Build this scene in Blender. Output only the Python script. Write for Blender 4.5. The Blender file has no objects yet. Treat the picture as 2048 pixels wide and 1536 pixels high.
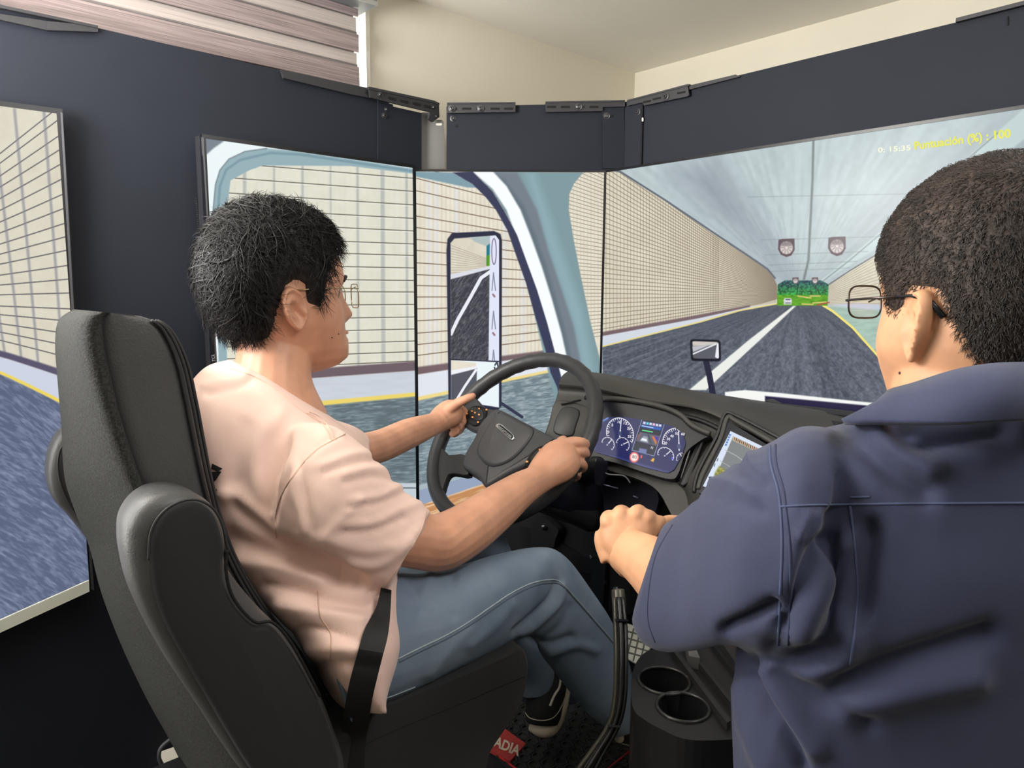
import bpy, math, random
import numpy as np
from mathutils import Vector, Matrix
random.seed(7); RNG = np.random.default_rng(7)
SC = bpy.context.scene; COL = SC.collection
# ------------------------------------------------------------------ camera
FPX = 1428.7; YAW, PIT, ROL = math.radians(47.957), math.radians(7.454), math.radians(-0.394)
CAM = Vector((0, 0, 1.25))
_F = Vector((math.cos(YAW)*math.cos(PIT), math.sin(YAW)*math.cos(PIT), -math.sin(PIT)))
_R0 = Vector((math.sin(YAW), -math.cos(YAW), 0)); _D0 = _F.cross(_R0)
_R = _R0*math.cos(ROL) + _D0*math.sin(ROL); _D = -_R0*math.sin(ROL) + _D0*math.cos(ROL)
cd = bpy.data.cameras.new('camera'); cam = bpy.data.objects.new('camera', cd); COL.objects.link(cam)
cd.sensor_width = 36; cd.lens = FPX/2048*36; cd.clip_start = .02
m = Matrix.Identity(4)
for i, v in enumerate((_R, -_D, -_F)):
    for j in range(3): m[j][i] = v[j]
m.translation = CAM; cam.matrix_world = m; SC.camera = cam
# ------------------------------------------------------------------ light and exposure
SC.view_settings.view_transform = 'Standard'; SC.view_settings.look = 'None'
SC.view_settings.exposure = 0; SC.view_settings.gamma = 1; SC.view_settings.use_curve_mapping = False
W = bpy.data.worlds.new('world'); SC.world = W; W.use_nodes = True
W.node_tree.nodes['Background'].inputs[0].default_value = (1, .98, .95, 1)
W.node_tree.nodes['Background'].inputs[1].default_value = .24
def area(name, loc, tgt, sx, sy, power, col):
    l = bpy.data.lights.new(name, 'AREA'); l.shape = 'RECTANGLE'; l.size = sx; l.size_y = sy; l.energy = power; l.color = col
    o = bpy.data.objects.new(name, l); COL.objects.link(o); o.location = loc
    o.rotation_euler = (Vector(tgt)-Vector(loc)).to_track_quat('-Z', 'Y').to_euler(); return o
area('ceiling_lamp_light', (.74, -.10, 2.09), (.60, .35, 0), 1.0, .7, 38, (1, .98, .95))
area('window_daylight', (-1.25, 1.50, 1.50), (1.6, .35, 1.7),   .5, 1.1, 22, (1, .98, .94))
area('added_uplight', (-.25, 1.25, 1.62), (1.0, .9, 2.5),  .5, .5, 35, (1, .98, .94))  # unseen light, added to brighten the ceiling and upper walls
# ------------------------------------------------------------------ pixel <-> world helpers
V3 = Vector
def ray(x, y): return _F + _R*((x-1024)/FPX) + _D*((y-768)/FPX)
def P(x, y, d): return CAM + ray(x, y)*d
class Plane:
    def __init__(s, p, n): s.p = V3(p); s.n = V3(n).normalized()
    def at(s, x, y, off=0.0):
        r = ray(x, y); t = (s.p + s.n*off - CAM).dot(s.n)/r.dot(s.n); return CAM + r*t
def plane_y(v): return Plane((0, v, 0), (0, -1, 0))
def plane_x(v): return Plane((v, 0, 0), (-1, 0, 0))
def plane_z(v): return Plane((0, 0, v), (0, 0, 1))
def proj_np(p):   # (n,3) -> px
    q = p - np.array(CAM); z = q@np.array(_F)
    return 1024 + FPX*(q@np.array(_R))/z, 768 + FPX*(q@np.array(_D))/z
def lin(c): return tuple(((v/255)/12.92 if v/255 <= .04045 else ((v/255+.055)/1.055)**2.4) for v in c)
# ------------------------------------------------------------------ materials
MATS = {}
def mat(name, rgb, rough=.6, metal=0., noise=0., nscale=40., bump=0., bscale=200., spec=.5, sheen=0., emis=0., stretch=None, coat=0., sss=0., rgb2=None):
    if name in MATS: return MATS[name]
    m = bpy.data.materials.new(name); m.use_nodes = True; nt = m.node_tree; b = nt.nodes['Principled BSDF']
    c = lin(rgb) + (1,)
    b.inputs['Base Color'].default_value = c; b.inputs['Roughness'].default_value = rough; b.inputs['Metallic'].default_value = metal
    b.inputs['Specular IOR Level'].default_value = spec; b.inputs['Sheen Weight'].default_value = sheen; b.inputs['Coat Weight'].default_value = coat
    if sss: b.inputs['Subsurface Weight'].default_value = sss; b.inputs['Subsurface Radius'].default_value = (.012, .005, .003); b.inputs['Subsurface Scale'].default_value = .4
    if emis: b.inputs['Emission Color'].default_value = c; b.inputs['Emission Strength'].default_value = emis
    if noise or bump:
        tc = nt.nodes.new('ShaderNodeTexCoord'); mp = nt.nodes.new('ShaderNodeMapping'); nt.links.new(tc.outputs['Object'], mp.inputs[0])
        if stretch: mp.inputs['Scale'].default_value = stretch
    if noise:
        n = nt.nodes.new('ShaderNodeTexNoise'); n.inputs['Scale'].default_value = nscale; n.inputs['Detail'].default_value = 5
        nt.links.new(mp.outputs[0], n.inputs['Vector'])
        mx = nt.nodes.new('ShaderNodeMix'); mx.data_type = 'RGBA'; rp = nt.nodes.new('ShaderNodeValToRGB')
        rp.color_ramp.elements[0].position = .35; rp.color_ramp.elements[1].position = .65
        nt.links.new(n.outputs[0], rp.inputs[0]); nt.links.new(rp.outputs[0], mx.inputs[0])
        c2 = lin(rgb2)+(1,) if rgb2 else tuple(v*(1-noise) for v in c[:3])+(1,)
        mx.inputs[6].default_value = c2; mx.inputs[7].default_value = c if rgb2 else tuple(min(1, v*(1+noise)) for v in c[:3])+(1,)
        nt.links.new(mx.outputs[2], b.inputs['Base Color'])
    if bump:
        n2 = nt.nodes.new('ShaderNodeTexNoise'); n2.inputs['Scale'].default_value = bscale; n2.inputs['Detail'].default_value = 3
        nt.links.new(mp.outputs[0], n2.inputs['Vector'])
        bp = nt.nodes.new('ShaderNodeBump'); bp.inputs['Strength'].default_value = bump; bp.inputs['Distance'].default_value = .002
        nt.links.new(n2.outputs[0], bp.inputs['Height']); nt.links.new(bp.outputs[0], b.inputs['Normal'])
    MATS[name] = m; return m
def emit(name, rgb, s=1.0):
    if name in MATS: return MATS[name]
    m = bpy.data.materials.new(name); m.use_nodes = True; nt = m.node_tree; nt.nodes.clear()
    e = nt.nodes.new('ShaderNodeEmission'); o = nt.nodes.new('ShaderNodeOutputMaterial')
    e.inputs[0].default_value = lin(rgb)+(1,); e.inputs[1].default_value = s; nt.links.new(e.outputs[0], o.inputs[0]); MATS[name] = m; return m
def screen_mat(name, arr, gloss=.25):   # lit picture on a glossy panel, painted below in numpy
    h, w = arr.shape[:2]; im = bpy.data.images.new(name, w, h, alpha=False)
    buf = np.ones((h, w, 4), np.float32); buf[..., :3] = np.clip(arr, 0, 255)/255; im.pixels.foreach_set(buf[::-1].ravel()); im.pack()
    m = bpy.data.materials.new(name); m.use_nodes = True; nt = m.node_tree; b = nt.nodes['Principled BSDF']
    t = nt.nodes.new('ShaderNodeTexImage'); t.image = im; t.extension = 'EXTEND'
    b.inputs['Base Color'].default_value = (.004, .004, .005, 1); b.inputs['Roughness'].default_value = gloss; b.inputs['Specular IOR Level'].default_value = .11
    nt.links.new(t.outputs[0], b.inputs['Emission Color']); b.inputs['Emission Strength'].default_value = 1.0
    return m
# ------------------------------------------------------------------ object helpers
def mk(name, vs, fs, m=None, parent=None, smooth=False, auto=None):
    me = bpy.data.meshes.new(name); me.from_pydata([tuple(v) for v in vs], [], fs); me.update()
    o = bpy.data.objects.new(name, me); COL.objects.link(o)
    if m: me.materials.append(m)
    if smooth: me.polygons.foreach_set('use_smooth', [True]*len(me.polygons))
    if smooth and auto: me.set_sharp_from_angle(angle=math.radians(auto))
    if parent: put(o, parent)
    return o
def put(o, parent):
    o.parent = parent; o.matrix_parent_inverse = Matrix.Translation(-parent.location)
def tag(o, label=None, cat=None, group=None, kind=None):
    if label: o['label'] = label
    if cat: o['category'] = cat
    if group: o['group'] = group
    if kind: o['kind'] = kind
    return o
def thing(name, loc, label, cat, group=None):
    o = bpy.data.objects.new(name, None); COL.objects.link(o); o.location = loc; o.empty_display_size = .05
    return tag(o, label, cat, group)
class MB:
    def __init__(s): s.v = []; s.f = []
    def add(s, vs, fs):
        k = len(s.v); s.v += [V3(v) for v in vs]; s.f += [tuple(i+k for i in f) for f in fs]; return s
    def box(s, c, ax, h):      # centre, 3 axes, half sizes
        c = V3(c); a = [V3(x).normalized()*k for x, k in zip(ax, h)]
        vs = [c+a[0]*i+a[1]*j+a[2]*k for i in (-1, 1) for j in (-1, 1) for k in (-1, 1)]
        return s.add(vs, [(0,1,3,2),(4,6,7,5),(0,4,5,1),(2,3,7,6),(0,2,6,4),(1,5,7,3)])
    def prism(s, front, back):
        n = len(front); vs = list(front)+list(back)
        return s.add(vs, [tuple(range(n)), tuple(range(2*n-1, n-1, -1))]+[(i, i+n, (i+1) % n+n, (i+1) % n) for i in range(n)])
    def loft(s, rings, cap=True, closed=False):
        n = len(rings[0]); fs = []; m = len(rings)
        for a in range(m if closed else m-1):
            b = (a+1) % m
            fs += [(a*n+i, a*n+(i+1) % n, b*n+(i+1) % n, b*n+i) for i in range(n)]
        vs = [v for r in rings for v in r]
        if cap and not closed:
            fs += [tuple(range(n-1, -1, -1)), tuple(range((m-1)*n, m*n))]
        return s.add(vs, fs)
    def tube(s, pts, rad, n=10, flat=1.0, up=None, closed=False):
        pts = [V3(p) for p in pts]; rings = []; k = len(pts)
        if not hasattr(rad, '__len__'): rad = [rad]*k
        prev = None
        for i, p in enumerate(pts):
            a = pts[(i-1) % k] if (closed or i > 0) else p; b = pts[(i+1) % k] if (closed or i < k-1) else p
            t = (b-a).normalized()
            if up is not None: sd = t.cross(V3(up))
            elif prev is None: sd = t.cross(V3((0, 0, 1))) if abs(t.z) < .9 else t.cross(V3((1, 0, 0)))
            else: sd = prev - t*prev.dot(t)
            sd.normalize(); prev = sd; ot = sd.cross(t)
            rings.append([p + sd*math.cos(q)*rad[i] + ot*math.sin(q)*rad[i]*flat for q in (2*math.pi*j/n for j in range(n))])
        return s.loft(rings, True, closed)
    def ell(s, c, ax, r, nu=16, nv=10):
        c = V3(c); A = [V3(x).normalized()*k for x, k in zip(ax, r)]; rings = []
        for i in range(1, nv):
            t = math.pi*i/nv
            rings.append([c + A[0]*math.sin(t)*math.cos(2*math.pi*j/nu) + A[1]*math.sin(t)*math.sin(2*math.pi*j/nu) + A[2]*math.cos(t) for j in range(nu)])
        return s.loft(rings)
    def build(s, name, m=None, parent=None, smooth=False, auto=None): return mk(name, s.v, s.f, m, parent, smooth, auto)
def slab(name, px, plane, th, m, parent=None, off=0., smooth=False):   # polygon given in the plane, with real thickness behind it
    f = [plane.at(x, y, off) for x, y in px]; b = [v - plane.n*th for v in f]
    return MB().prism(f, b).build(name, m, parent, smooth)
def rounded(px, r=.25, n=4):    # round a polygon's corners (in px space)
    out = []; k = len(px)
    for i in range(k):
        p = np.array(px[i], float); a = np.array(px[i-1], float); b = np.array(px[(i+1) % k], float)
        p0 = p+(a-p)*r; p1 = p+(b-p)*r
        for j in range(n+1):
            t = j/n; out.append(tuple((1-t)**2*p0+2*t*(1-t)*p+t*t*p1))
    return out
def catmull(pts, n=6, closed=False):
    pts = [np.array(p, float) for p in pts]; k = len(pts); out = []
    g = (lambda i: pts[i % k]) if closed else (lambda i: pts[min(max(i, 0), k-1)])
    for i in range(k if closed else k-1):
        p0, p1, p2, p3 = g(i-1), g(i), g(i+1), g(i+2)
        for j in range(n):
            t = j/n; out.append(.5*((2*p1)+(-p0+p2)*t+(2*p0-5*p1+4*p2-p3)*t*t+(-p0+3*p1-3*p2+p3)*t**3))
    if not closed: out.append(pts[-1])
    return out
def bevel(o, w=.003, seg=2, ang=35):
    md = o.modifiers.new('bevel', 'BEVEL'); md.width = w; md.segments = seg; md.limit_method = 'ANGLE'; md.angle_limit = math.radians(ang); return o
def text_on(name, txt, pL, pR, pT, plane, off, m, parent=None, bold=0., th=.0004):
    """flat lettering lying in a plane: starts at pL, ends at pR, cap height reaches pT above pL"""
    cu = bpy.data.curves.new(name, 'FONT'); cu.body = txt; cu.resolution_u = 3; cu.offset = bold
    to = bpy.data.objects.new('tmp', cu); COL.objects.link(to); dg = bpy.context.evaluated_depsgraph_get()
    me = to.evaluated_get(dg).to_mesh(); co = np.array([v.co for v in me.vertices]); fs = [tuple(p.vertices) for p in me.polygons]
    bpy.data.objects.remove(to)
    if len(co) == 0: return None
    x0, x1 = co[:, 0].min(), co[:, 0].max(); y0 = 0; y1 = co[:, 1].max()
    o, r, t = plane.at(*pL, off), plane.at(*pR, off), plane.at(*pT, off); ex = (r-o)/(x1-x0); ey = (t-o)/(y1-y0)
    vs = [o + ex*(c[0]-x0) + ey*(c[1]-y0) for c in co]
    return mk(name, vs, fs, m, parent)
# px-space tube: (x, y, depth, r_px, depth_ratio)
def ptube(mb, rows, n=16, sub=5):
    rows = catmull([np.array(r, float) for r in rows], sub); rings = []; k = len(rows)
    pts = [P(r[0], r[1], r[2]) for r in rows]
    for i, r in enumerate(rows):
        t = (pts[min(i+1, k-1)] - pts[max(i-1, 0)]).normalized(); v = (pts[i]-CAM).normalized()
        sd = t.cross(v).normalized(); ot = sd.cross(t).normalized(); rr = r[3]*r[2]/FPX
        rings.append([pts[i] + sd*math.cos(q)*rr + ot*math.sin(q)*rr*r[4] for q in (2*math.pi*j/n for j in range(n))])
    mb.loft(rings); return mb
# px-space loft between two outlines: (ax, ay, bx, by, depth, half thickness in m, depth difference b-a)
def pslab(mb, rows, n=24, sub=5, e=.9):
    rows = catmull([np.array(r, float) for r in rows], sub); rings = []
    for ax, ay, bx, by, d, th, dd in rows:
        A = P(ax, ay, d-dd/2); B = P(bx, by, d+dd/2); c = (A+B)/2; h = (B-A)/2; v = (c-CAM).normalized(); v = (v - h*(v.dot(h)/h.length_squared)).normalized()
        rg = []
        for j in range(n):
            q = 2*math.pi*j/n; cq, sq = math.cos(q), math.sin(q)
            rg.append(c + h*math.copysign(abs(cq)**e, cq) + v*math.copysign(abs(sq)**e, sq)*th)
        rings.append(rg)
    mb.loft(rings); return mb
def fuse(name, mb, vox, it=6, m=None, parent=None, fac=.5, disp=None):
    """weld overlapping closed shapes into one continuous smooth skin"""
    o = mb.build('tmp'); md = o.modifiers.new('r', 'REMESH'); md.mode = 'VOXEL'; md.voxel_size = vox
    if it: s = o.modifiers.new('s', 'SMOOTH'); s.iterations = it; s.factor = fac
    dg = bpy.context.evaluated_depsgraph_get(); me = bpy.data.meshes.new_from_object(o.evaluated_get(dg)); bpy.data.objects.remove(o)
    me.name = name; me.materials.clear()
    if disp:
        n = len(me.vertices); co = np.empty(n*3, np.float32); me.vertices.foreach_get('co', co); co = co.reshape(-1, 3).astype(float)
        no = np.empty(n*3, np.float32); me.vertices.foreach_get('normal', no); no = no.reshape(-1, 3).astype(float)
        co = co + no*np.asarray(disp(co, no))[:, None]; me.vertices.foreach_set('co', co.astype(np.float32).ravel()); me.update()
    ob = bpy.data.objects.new(name, me); COL.objects.link(ob)
    if m: me.materials.append(m)
    me.polygons.foreach_set('use_smooth', [True]*len(me.polygons))
    if parent: put(ob, parent)
    return ob
def seg_dist(X, Y, pts):   # distance from px arrays to a polyline, with running parameter
    D = np.full(X.shape, 1e9); 
    for (x0, y0), (x1, y1) in zip(pts[:-1], pts[1:]):
        dx, dy = x1-x0, y1-y0; L = dx*dx+dy*dy+1e-9; t = np.clip(((X-x0)*dx+(Y-y0)*dy)/L, 0, 1)
        D = np.minimum(D, np.hypot(X-x0-t*dx, Y-y0-t*dy))
    return D
# ------------------------------------------------------------------ room shell
M_wall = mat('wall_paint', (228, 222, 206), .9, noise=.02, nscale=3, bump=.04, bscale=120)
M_ceil = mat('ceiling_paint', (240, 236, 226), .92, noise=.02, nscale=2, bump=.05, bscale=90)
M_floor = mat('floor_dark', (52, 52, 54), .8, noise=.15, nscale=12)
WY, WX = 1.80, 2.24
CZ = Plane((0, WY, 0), (0, -1, 0)).at(1226, 132).z
def struct(name, o): o.name = name; o['kind'] = 'structure'; return o
def boxo(name, lo, hi, m, parent=None):
    c = (V3(lo)+V3(hi))/2; h = (V3(hi)-V3(lo))/2
    return MB().box(c, ((1,0,0),(0,1,0),(0,0,1)), h).build(name, m, parent)
FZ = -.30
struct('floor', boxo('floor', (-2.2, -2.4, FZ-.05), (WX+.1, WY+.1, FZ), M_floor))
struct('ceiling', boxo('ceiling', (-2.2, -2.4, CZ), (WX+.1, WY+.1, CZ+.05), M_ceil))
struct('wall_front', boxo('wall_front', (WX, -2.4, FZ), (WX+.1, WY+.1, CZ), M_wall))
py = plane_y(WY)
struct('wall_back', boxo('wall_back', (-2.2, -2.4, FZ), (-2.1, WY+.1, CZ), M_wall)); struct('wall_right', boxo('wall_right', (-2.2, -2.5, FZ), (WX+.1, -2.4, CZ), M_wall))
wx1 = py.at(729, 100).x; wx0 = -1.1; wz0 = .55; wz1 = CZ-.03
wb = MB()   # left wall with the window opening
for lo, hi in (((-2.2, WY, FZ), (wx0, WY+.1, CZ)), ((wx1, WY, FZ), (WX+.1, WY+.1, CZ)), ((wx0, WY, FZ), (wx1, WY+.1, wz0)), ((wx0, WY, wz1), (wx1, WY+.1, CZ))):
    c = (V3(lo)+V3(hi))/2; wb.box(c, ((1,0,0),(0,1,0),(0,0,1)), (V3(hi)-V3(lo))/2)
struct('wall_left', wb.build('wall_left', M_wall))
# window in the left wall: frame, and a glowing pane that stands in for the daylight outside
M_frame = mat('window_frame_white', (238, 234, 224), .5)
wf = MB()
for lo, hi in (((wx0, WY+.03, wz0), (wx0+.04, WY+.09, wz1)), ((wx1-.006, WY+.06, wz0), (wx1, WY+.09, wz1)), ((wx0, WY+.03, wz0), (wx1, WY+.09, wz0+.04)), ((wx0, WY+.03, wz1-.04), (wx1, WY+.09, wz1))):
    c = (V3(lo)+V3(hi))/2; wf.box(c, ((1,0,0),(0,1,0),(0,0,1)), (V3(hi)-V3(lo))/2)
win = struct('window_1', wf.build('window_1', M_frame))
boxo('pane', (wx0+.04, WY+.050, wz0+.04), (wx1-.001, WY+.058, wz1-.04), emit('daylight_on_glass', (255, 253, 246), 5.0), win)
# white reveal strip at the window's right edge
struct('trim_1', boxo('trim_1', (wx1-.002, WY-.012, wz0), (py.at(735, 100).x, WY, wz1), M_frame))
# ------------------------------------------------------------------ zebra blind
yb = WY-.05; pb = plane_y(yb)
bl = thing('zebra_blind', (0, yb, CZ-.05), 'grey and taupe striped zebra roller blind in the window above the black panels', 'blind')
M_bd = mat('blind_dark', (140, 126, 126), .95, noise=.38, nscale=14, stretch=(.5, 1, 60))
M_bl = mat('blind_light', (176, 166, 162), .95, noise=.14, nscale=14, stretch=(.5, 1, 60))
M_bs = mat('blind_narrow_band', (112, 106, 106), .95, noise=.25, nscale=16, stretch=(.7, 1, 30))  # narrow stripe in the darkest fabric tone, below the light bands
xr = pb.at(717, 60).x; xl = -.75
def zat(y): return pb.at(716, y).z
ys = [32, 40, 62, 68, 87, 104, 126, 134, 152, 172, 192, 200, 220, 240]
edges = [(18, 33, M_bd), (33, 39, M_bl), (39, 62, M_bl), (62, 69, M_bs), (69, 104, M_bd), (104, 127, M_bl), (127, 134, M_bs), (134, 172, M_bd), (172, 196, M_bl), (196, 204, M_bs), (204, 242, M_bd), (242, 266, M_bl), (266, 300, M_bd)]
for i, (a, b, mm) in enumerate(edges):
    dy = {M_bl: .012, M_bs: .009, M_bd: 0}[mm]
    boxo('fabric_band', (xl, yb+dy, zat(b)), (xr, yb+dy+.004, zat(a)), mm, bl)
boxo('backing_fabric', (xl, yb+.018, zat(300)), (xr-.004, yb+.02, zat(18)), mat('blind_sheer', (150, 140, 134), .9), bl)
cas = pb.at(733, 20)
boxo('cassette', (xl, yb-.05, pb.at(725, 19).z), (pb.at(734, 10).x, yb+.045, CZ-.001), mat('cassette_grey', (112, 116, 118), .45), bl)
boxo('cassette_trim', (xl, yb-.054, pb.at(725, 19).z-.002), (pb.at(734, 10).x, yb-.05, pb.at(725, 19).z+.008), mat('cassette_edge', (150, 150, 146), .4), bl)
# ------------------------------------------------------------------ black sheet-metal surround
M_pan = mat('panel_black', (36, 39, 48), .65, noise=.05, nscale=6, spec=.18, bump=.05, bscale=900)
M_panL = M_pan
M_brk = mat('bracket_black', (42, 42, 46), .5, bump=.03, bscale=700)
M_bolt = mat('bolt_steel', (92, 92, 95), .3, metal=.9)
M_dark = mat('slot_dark', (12, 12, 14), .9)
YL, XR = 1.665, 1.565
pl = plane_y(YL); pr = plane_x(XR)
MIDN = V3((-1, -1, 0)); mA = V3((1.138, 1.612, 0)); mB = V3((1.525, 1.257, 0)); md = (mB-mA).normalized(); MN = V3((md.y, -md.x, 0))
if MN.dot(CAM-mA) < 0: MN = -MN
pm = Plane(mA - MN*.05, MN); pms = Plane(mA, MN)
def panel(name, px, plane, th, label, m=M_pan): return tag(slab(name, px, plane, th, m), label, 'panel')
bigL = thing('side_panel', pl.at(300, 700), 'long black sheet metal panel on the left behind the two upright displays', 'panel')
slab('sheet', [(-420, -100), (60, 24), (560, 141), (736, 180), (757, 187), (757, 1500), (-420, 2050)], pl, .012, M_panL, bigL)
slab('end_sheet', [(756, 187), (778, 191), (778, 207), (786, 209), (786, 213), (843, 226), (846, 1300), (756, 1450)], pl, .012, M_panL, bigL, off=.004)
def bolt(x, y, plane, parent, r=.006, off=.0):
    c = plane.at(x, y, off); ax = plane.n; u = V3((0, 0, 1)).cross(ax).normalized(); w = ax.cross(u); mb = MB()
    prof = [(r*1.5, 0), (r*1.5, .0015), (r, .002), (r, .0045), (r*.7, .006), (r*.45, .006), (r*.4, .003)]
    mb.loft([[c + ax*h + u*q*math.cos(2*math.pi*j/12) + w*q*math.sin(2*math.pi*j/12) for j in range(12)] for q, h in prof])
    return mb.build('bolt', M_bolt, parent, True, 40)
def slot(x, y, plane, parent, L=26, off=0., h=2.6, sl=0.):
    px = [(x-L/2, y-h-sl*L/2), (x+L/2, y-h+sl*L/2), (x+L/2, y+h+sl*L/2), (x-L/2, y+h-sl*L/2)]
    return slab('slot', rounded(px, .12, 2), plane, .002, M_dark, parent, off)
# left top brackets
b1 = thing('slotted_bracket', pl.at(780, 190), 'black slotted angle bracket at the right end of the left panel', 'bracket', 'slotted brackets along the top edges')
slab('plate', [(738, 175), (867, 203), (878, 207), (879, 234), (866, 244), (857, 238), (861, 224), (776, 204), (741, 195)], pl, .006, M_brk, b1, off=.02)
slab('flange', [(738, 173), (868, 201), (879, 206), (879, 210), (868, 206), (738, 178)], pl, .03, M_brk, b1, off=.022)
for x, y in ((785, 197), (809, 203), (834, 208), (856, 213)): slot(x, y, pl, b1, 16, .0215, 2.4, .24)
bolt(760, 190, pl, b1, .005, .02); bolt(866, 215, pl, b1, .004, .02); bolt(872, 233, pl, b1, .0035, .02)
b2 = thing('slotted_bracket', pl.at(650, 160), 'dark flat bracket on the left panel edge below the blind', 'bracket', 'slotted brackets along the top edges')
slab('plate', [(562, 139), (737, 176), (740, 196), (700, 188), (568, 156)], pl, .008, M_brk, b2, off=.01)
slot(738, 187, pl, b2, 14, .0112, 2.6, .24)
b3 = thing('slotted_bracket', pl.at(150, 55), 'dark bracket tab on the left panel top edge at the left end', 'bracket', 'slotted brackets along the top edges')
slab('plate', [(94, 42), (196, 51), (196, 64), (94, 60)], pl, .008, M_brk, b3, off=.01)
slab('flange', [(-60, -4), (196, 51), (196, 56), (-60, 3)], pl, .03, M_brk, b3, off=.012)
slab('strap', [(-60, 18), (94, 42), (94, 60), (-60, 26)], pl, .006, M_brk, b3, off=.008)
for x, y in ((768, 232),): bolt(x, y, pl, bigL, .0055, .004)
bolt(772, 219, pl, bigL, .004, .004)
# corner plate between left and middle panels, wall shows through the gap
cp = thing('corner_plate', pm.at(868, 280), 'grey corner plate with a slotted hole between the left and middle panels', 'plate')
pc = Plane(pl.at(843, 260), V3((-.55, -.84, 0)))
slab('sheet', [(843, 225), (862, 225), (862, 240), (884, 240), (888, 244), (890, 338), (843, 338)], pc, .004, mat('corner_grey', (112, 111, 108), .6), cp, off=-.02)
slab('slot', rounded([(872, 246), (884, 246), (884, 251), (872, 251)], .3, 3), pc, .002, mat('slot_light', (225, 222, 212), .8), cp, off=-.0185)
# middle panel
mp_ = thing('middle_panel', pm.at(1050, 280), 'black sheet metal panel above the middle upright display', 'panel')
slab('sheet', [(893, 213), (1250, 206), (1250, 346), (893, 343)], pm, .012, M_pan, mp_)
slab('side_flange', [(1204, 214), (1249, 213), (1249, 338), (1205, 336)], pm, .004, M_pan, mp_, off=.006)
bolt(906, 237, pm, mp_, .0055); bolt(1213, 232, pm, mp_, .006, .006); slot(1218, 232, pm, mp_, 16, .0075, 2.2)
slab('hole', rounded([(911, 249), (916, 249), (916, 255), (911, 255)], .4, 3), pm, .002, M_dark, mp_, off=.001)
slab('hole', rounded([(1203, 245), (1207, 245), (1207, 253), (1203, 253)], .4, 3), pm, .002, M_dark, mp_, off=.001)
for nm, lab, px, sl, bo in (('slotted_bracket', 'left slotted bracket bolted to the top of the middle panel', [(894, 205), (1031, 204), (1031, 224), (894, 226)], (905, 933, 961, 990, 1017), (904, 961)),
                        ('slotted_bracket', 'right slotted bracket bolted to the top of the middle panel', [(1091, 203), (1250, 200), (1250, 213), (1206, 214), (1205, 222), (1091, 224)], (1103, 1131, 1160, 1188), (1157,))):
    b = thing(nm, pm.at(px[0][0]+50, 213), lab, 'bracket', 'slotted brackets along the top edges')
    slab('plate', px, pm, .005, M_brk, b, off=.012)
    top = [px[0], px[1], (px[1][0], px[1][1]+3), (px[0][0], px[0][1]+3)]
    slab('flange', top, pm, .03, M_brk, b, off=.014)
    for x in sl: slot(x, 217 if x < 1050 else 213.5, pm, b, 18, .0135, 1.8)
    for x in bo: bolt(x, 217 if x < 1050 else 213.5, pm, b, .0065, .013)
# right panel
rp = thing('upper_cladding', pr.at(1600, 200), 'long dark grey sheet metal panel above the wide front display', 'panel')
slab('sheet', [(1284, 197), (1480, 150), (1911, 45), (2560, -117), (2560, 185), (1283, 334)], pr, .012, M_pan, rp)
slab('side_flange', [(1250, 204), (1283, 196), (1281, 333), (1249, 339)], pr, .012, M_pan, rp, off=.004)
slab('raised_edge', [(1911, 44), (2560, -119), (2560, -130), (1912, 36)], pr, .03, M_brk, rp, off=.01)
slab('joint', [(1283, 205), (1286, 204), (1283, 333), (1280, 333)], pr, .002, M_dark, rp, off=.0055)
slab('hole', rounded([(1283.5, 235), (1286.5, 235), (1286.5, 243), (1283.5, 243)], .4, 3), pr, .002, mat('slot_light', (225, 222, 212), .8), rp, off=.007)
slab('hole', [(2014, 33), (2016.5, 32), (2017, 50), (2014, 51)], pr, .002, M_dark, rp, off=.002)
bolt(1276, 224, pr, rp, .006, .004)
b = thing('slotted_bracket', pr.at(1330, 190), 'slotted bracket on the top left corner of the front panel', 'bracket', 'slotted brackets along the top edges')
slab('plate', [(1254, 200), (1375, 168), (1378, 190), (1374, 193), (1288, 211), (1284, 205), (1254, 212)], pr, .005, M_brk, b, off=.012)
slab('flange', [(1254, 200), (1378, 168), (1378, 171), (1254, 203)], pr, .03, M_brk, b, off=.014)
for x, y in ((1293, 203), (1313, 197), (1362, 185)): slot(x, y, pr, b, 16, .0135, 1.8, -.2)
bolt(1332, 193, pr, b, .006, .013)
b = thing('slotted_bracket', pr.at(1440, 160), 'plain bracket tab on the front panel edge beside the slotted corner bracket', 'bracket', 'slotted brackets along the top edges')
slab('plate', [(1378, 171), (1471, 149), (1480, 153), (1379, 179)], pr, .006, M_brk, b, off=.008)
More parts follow.
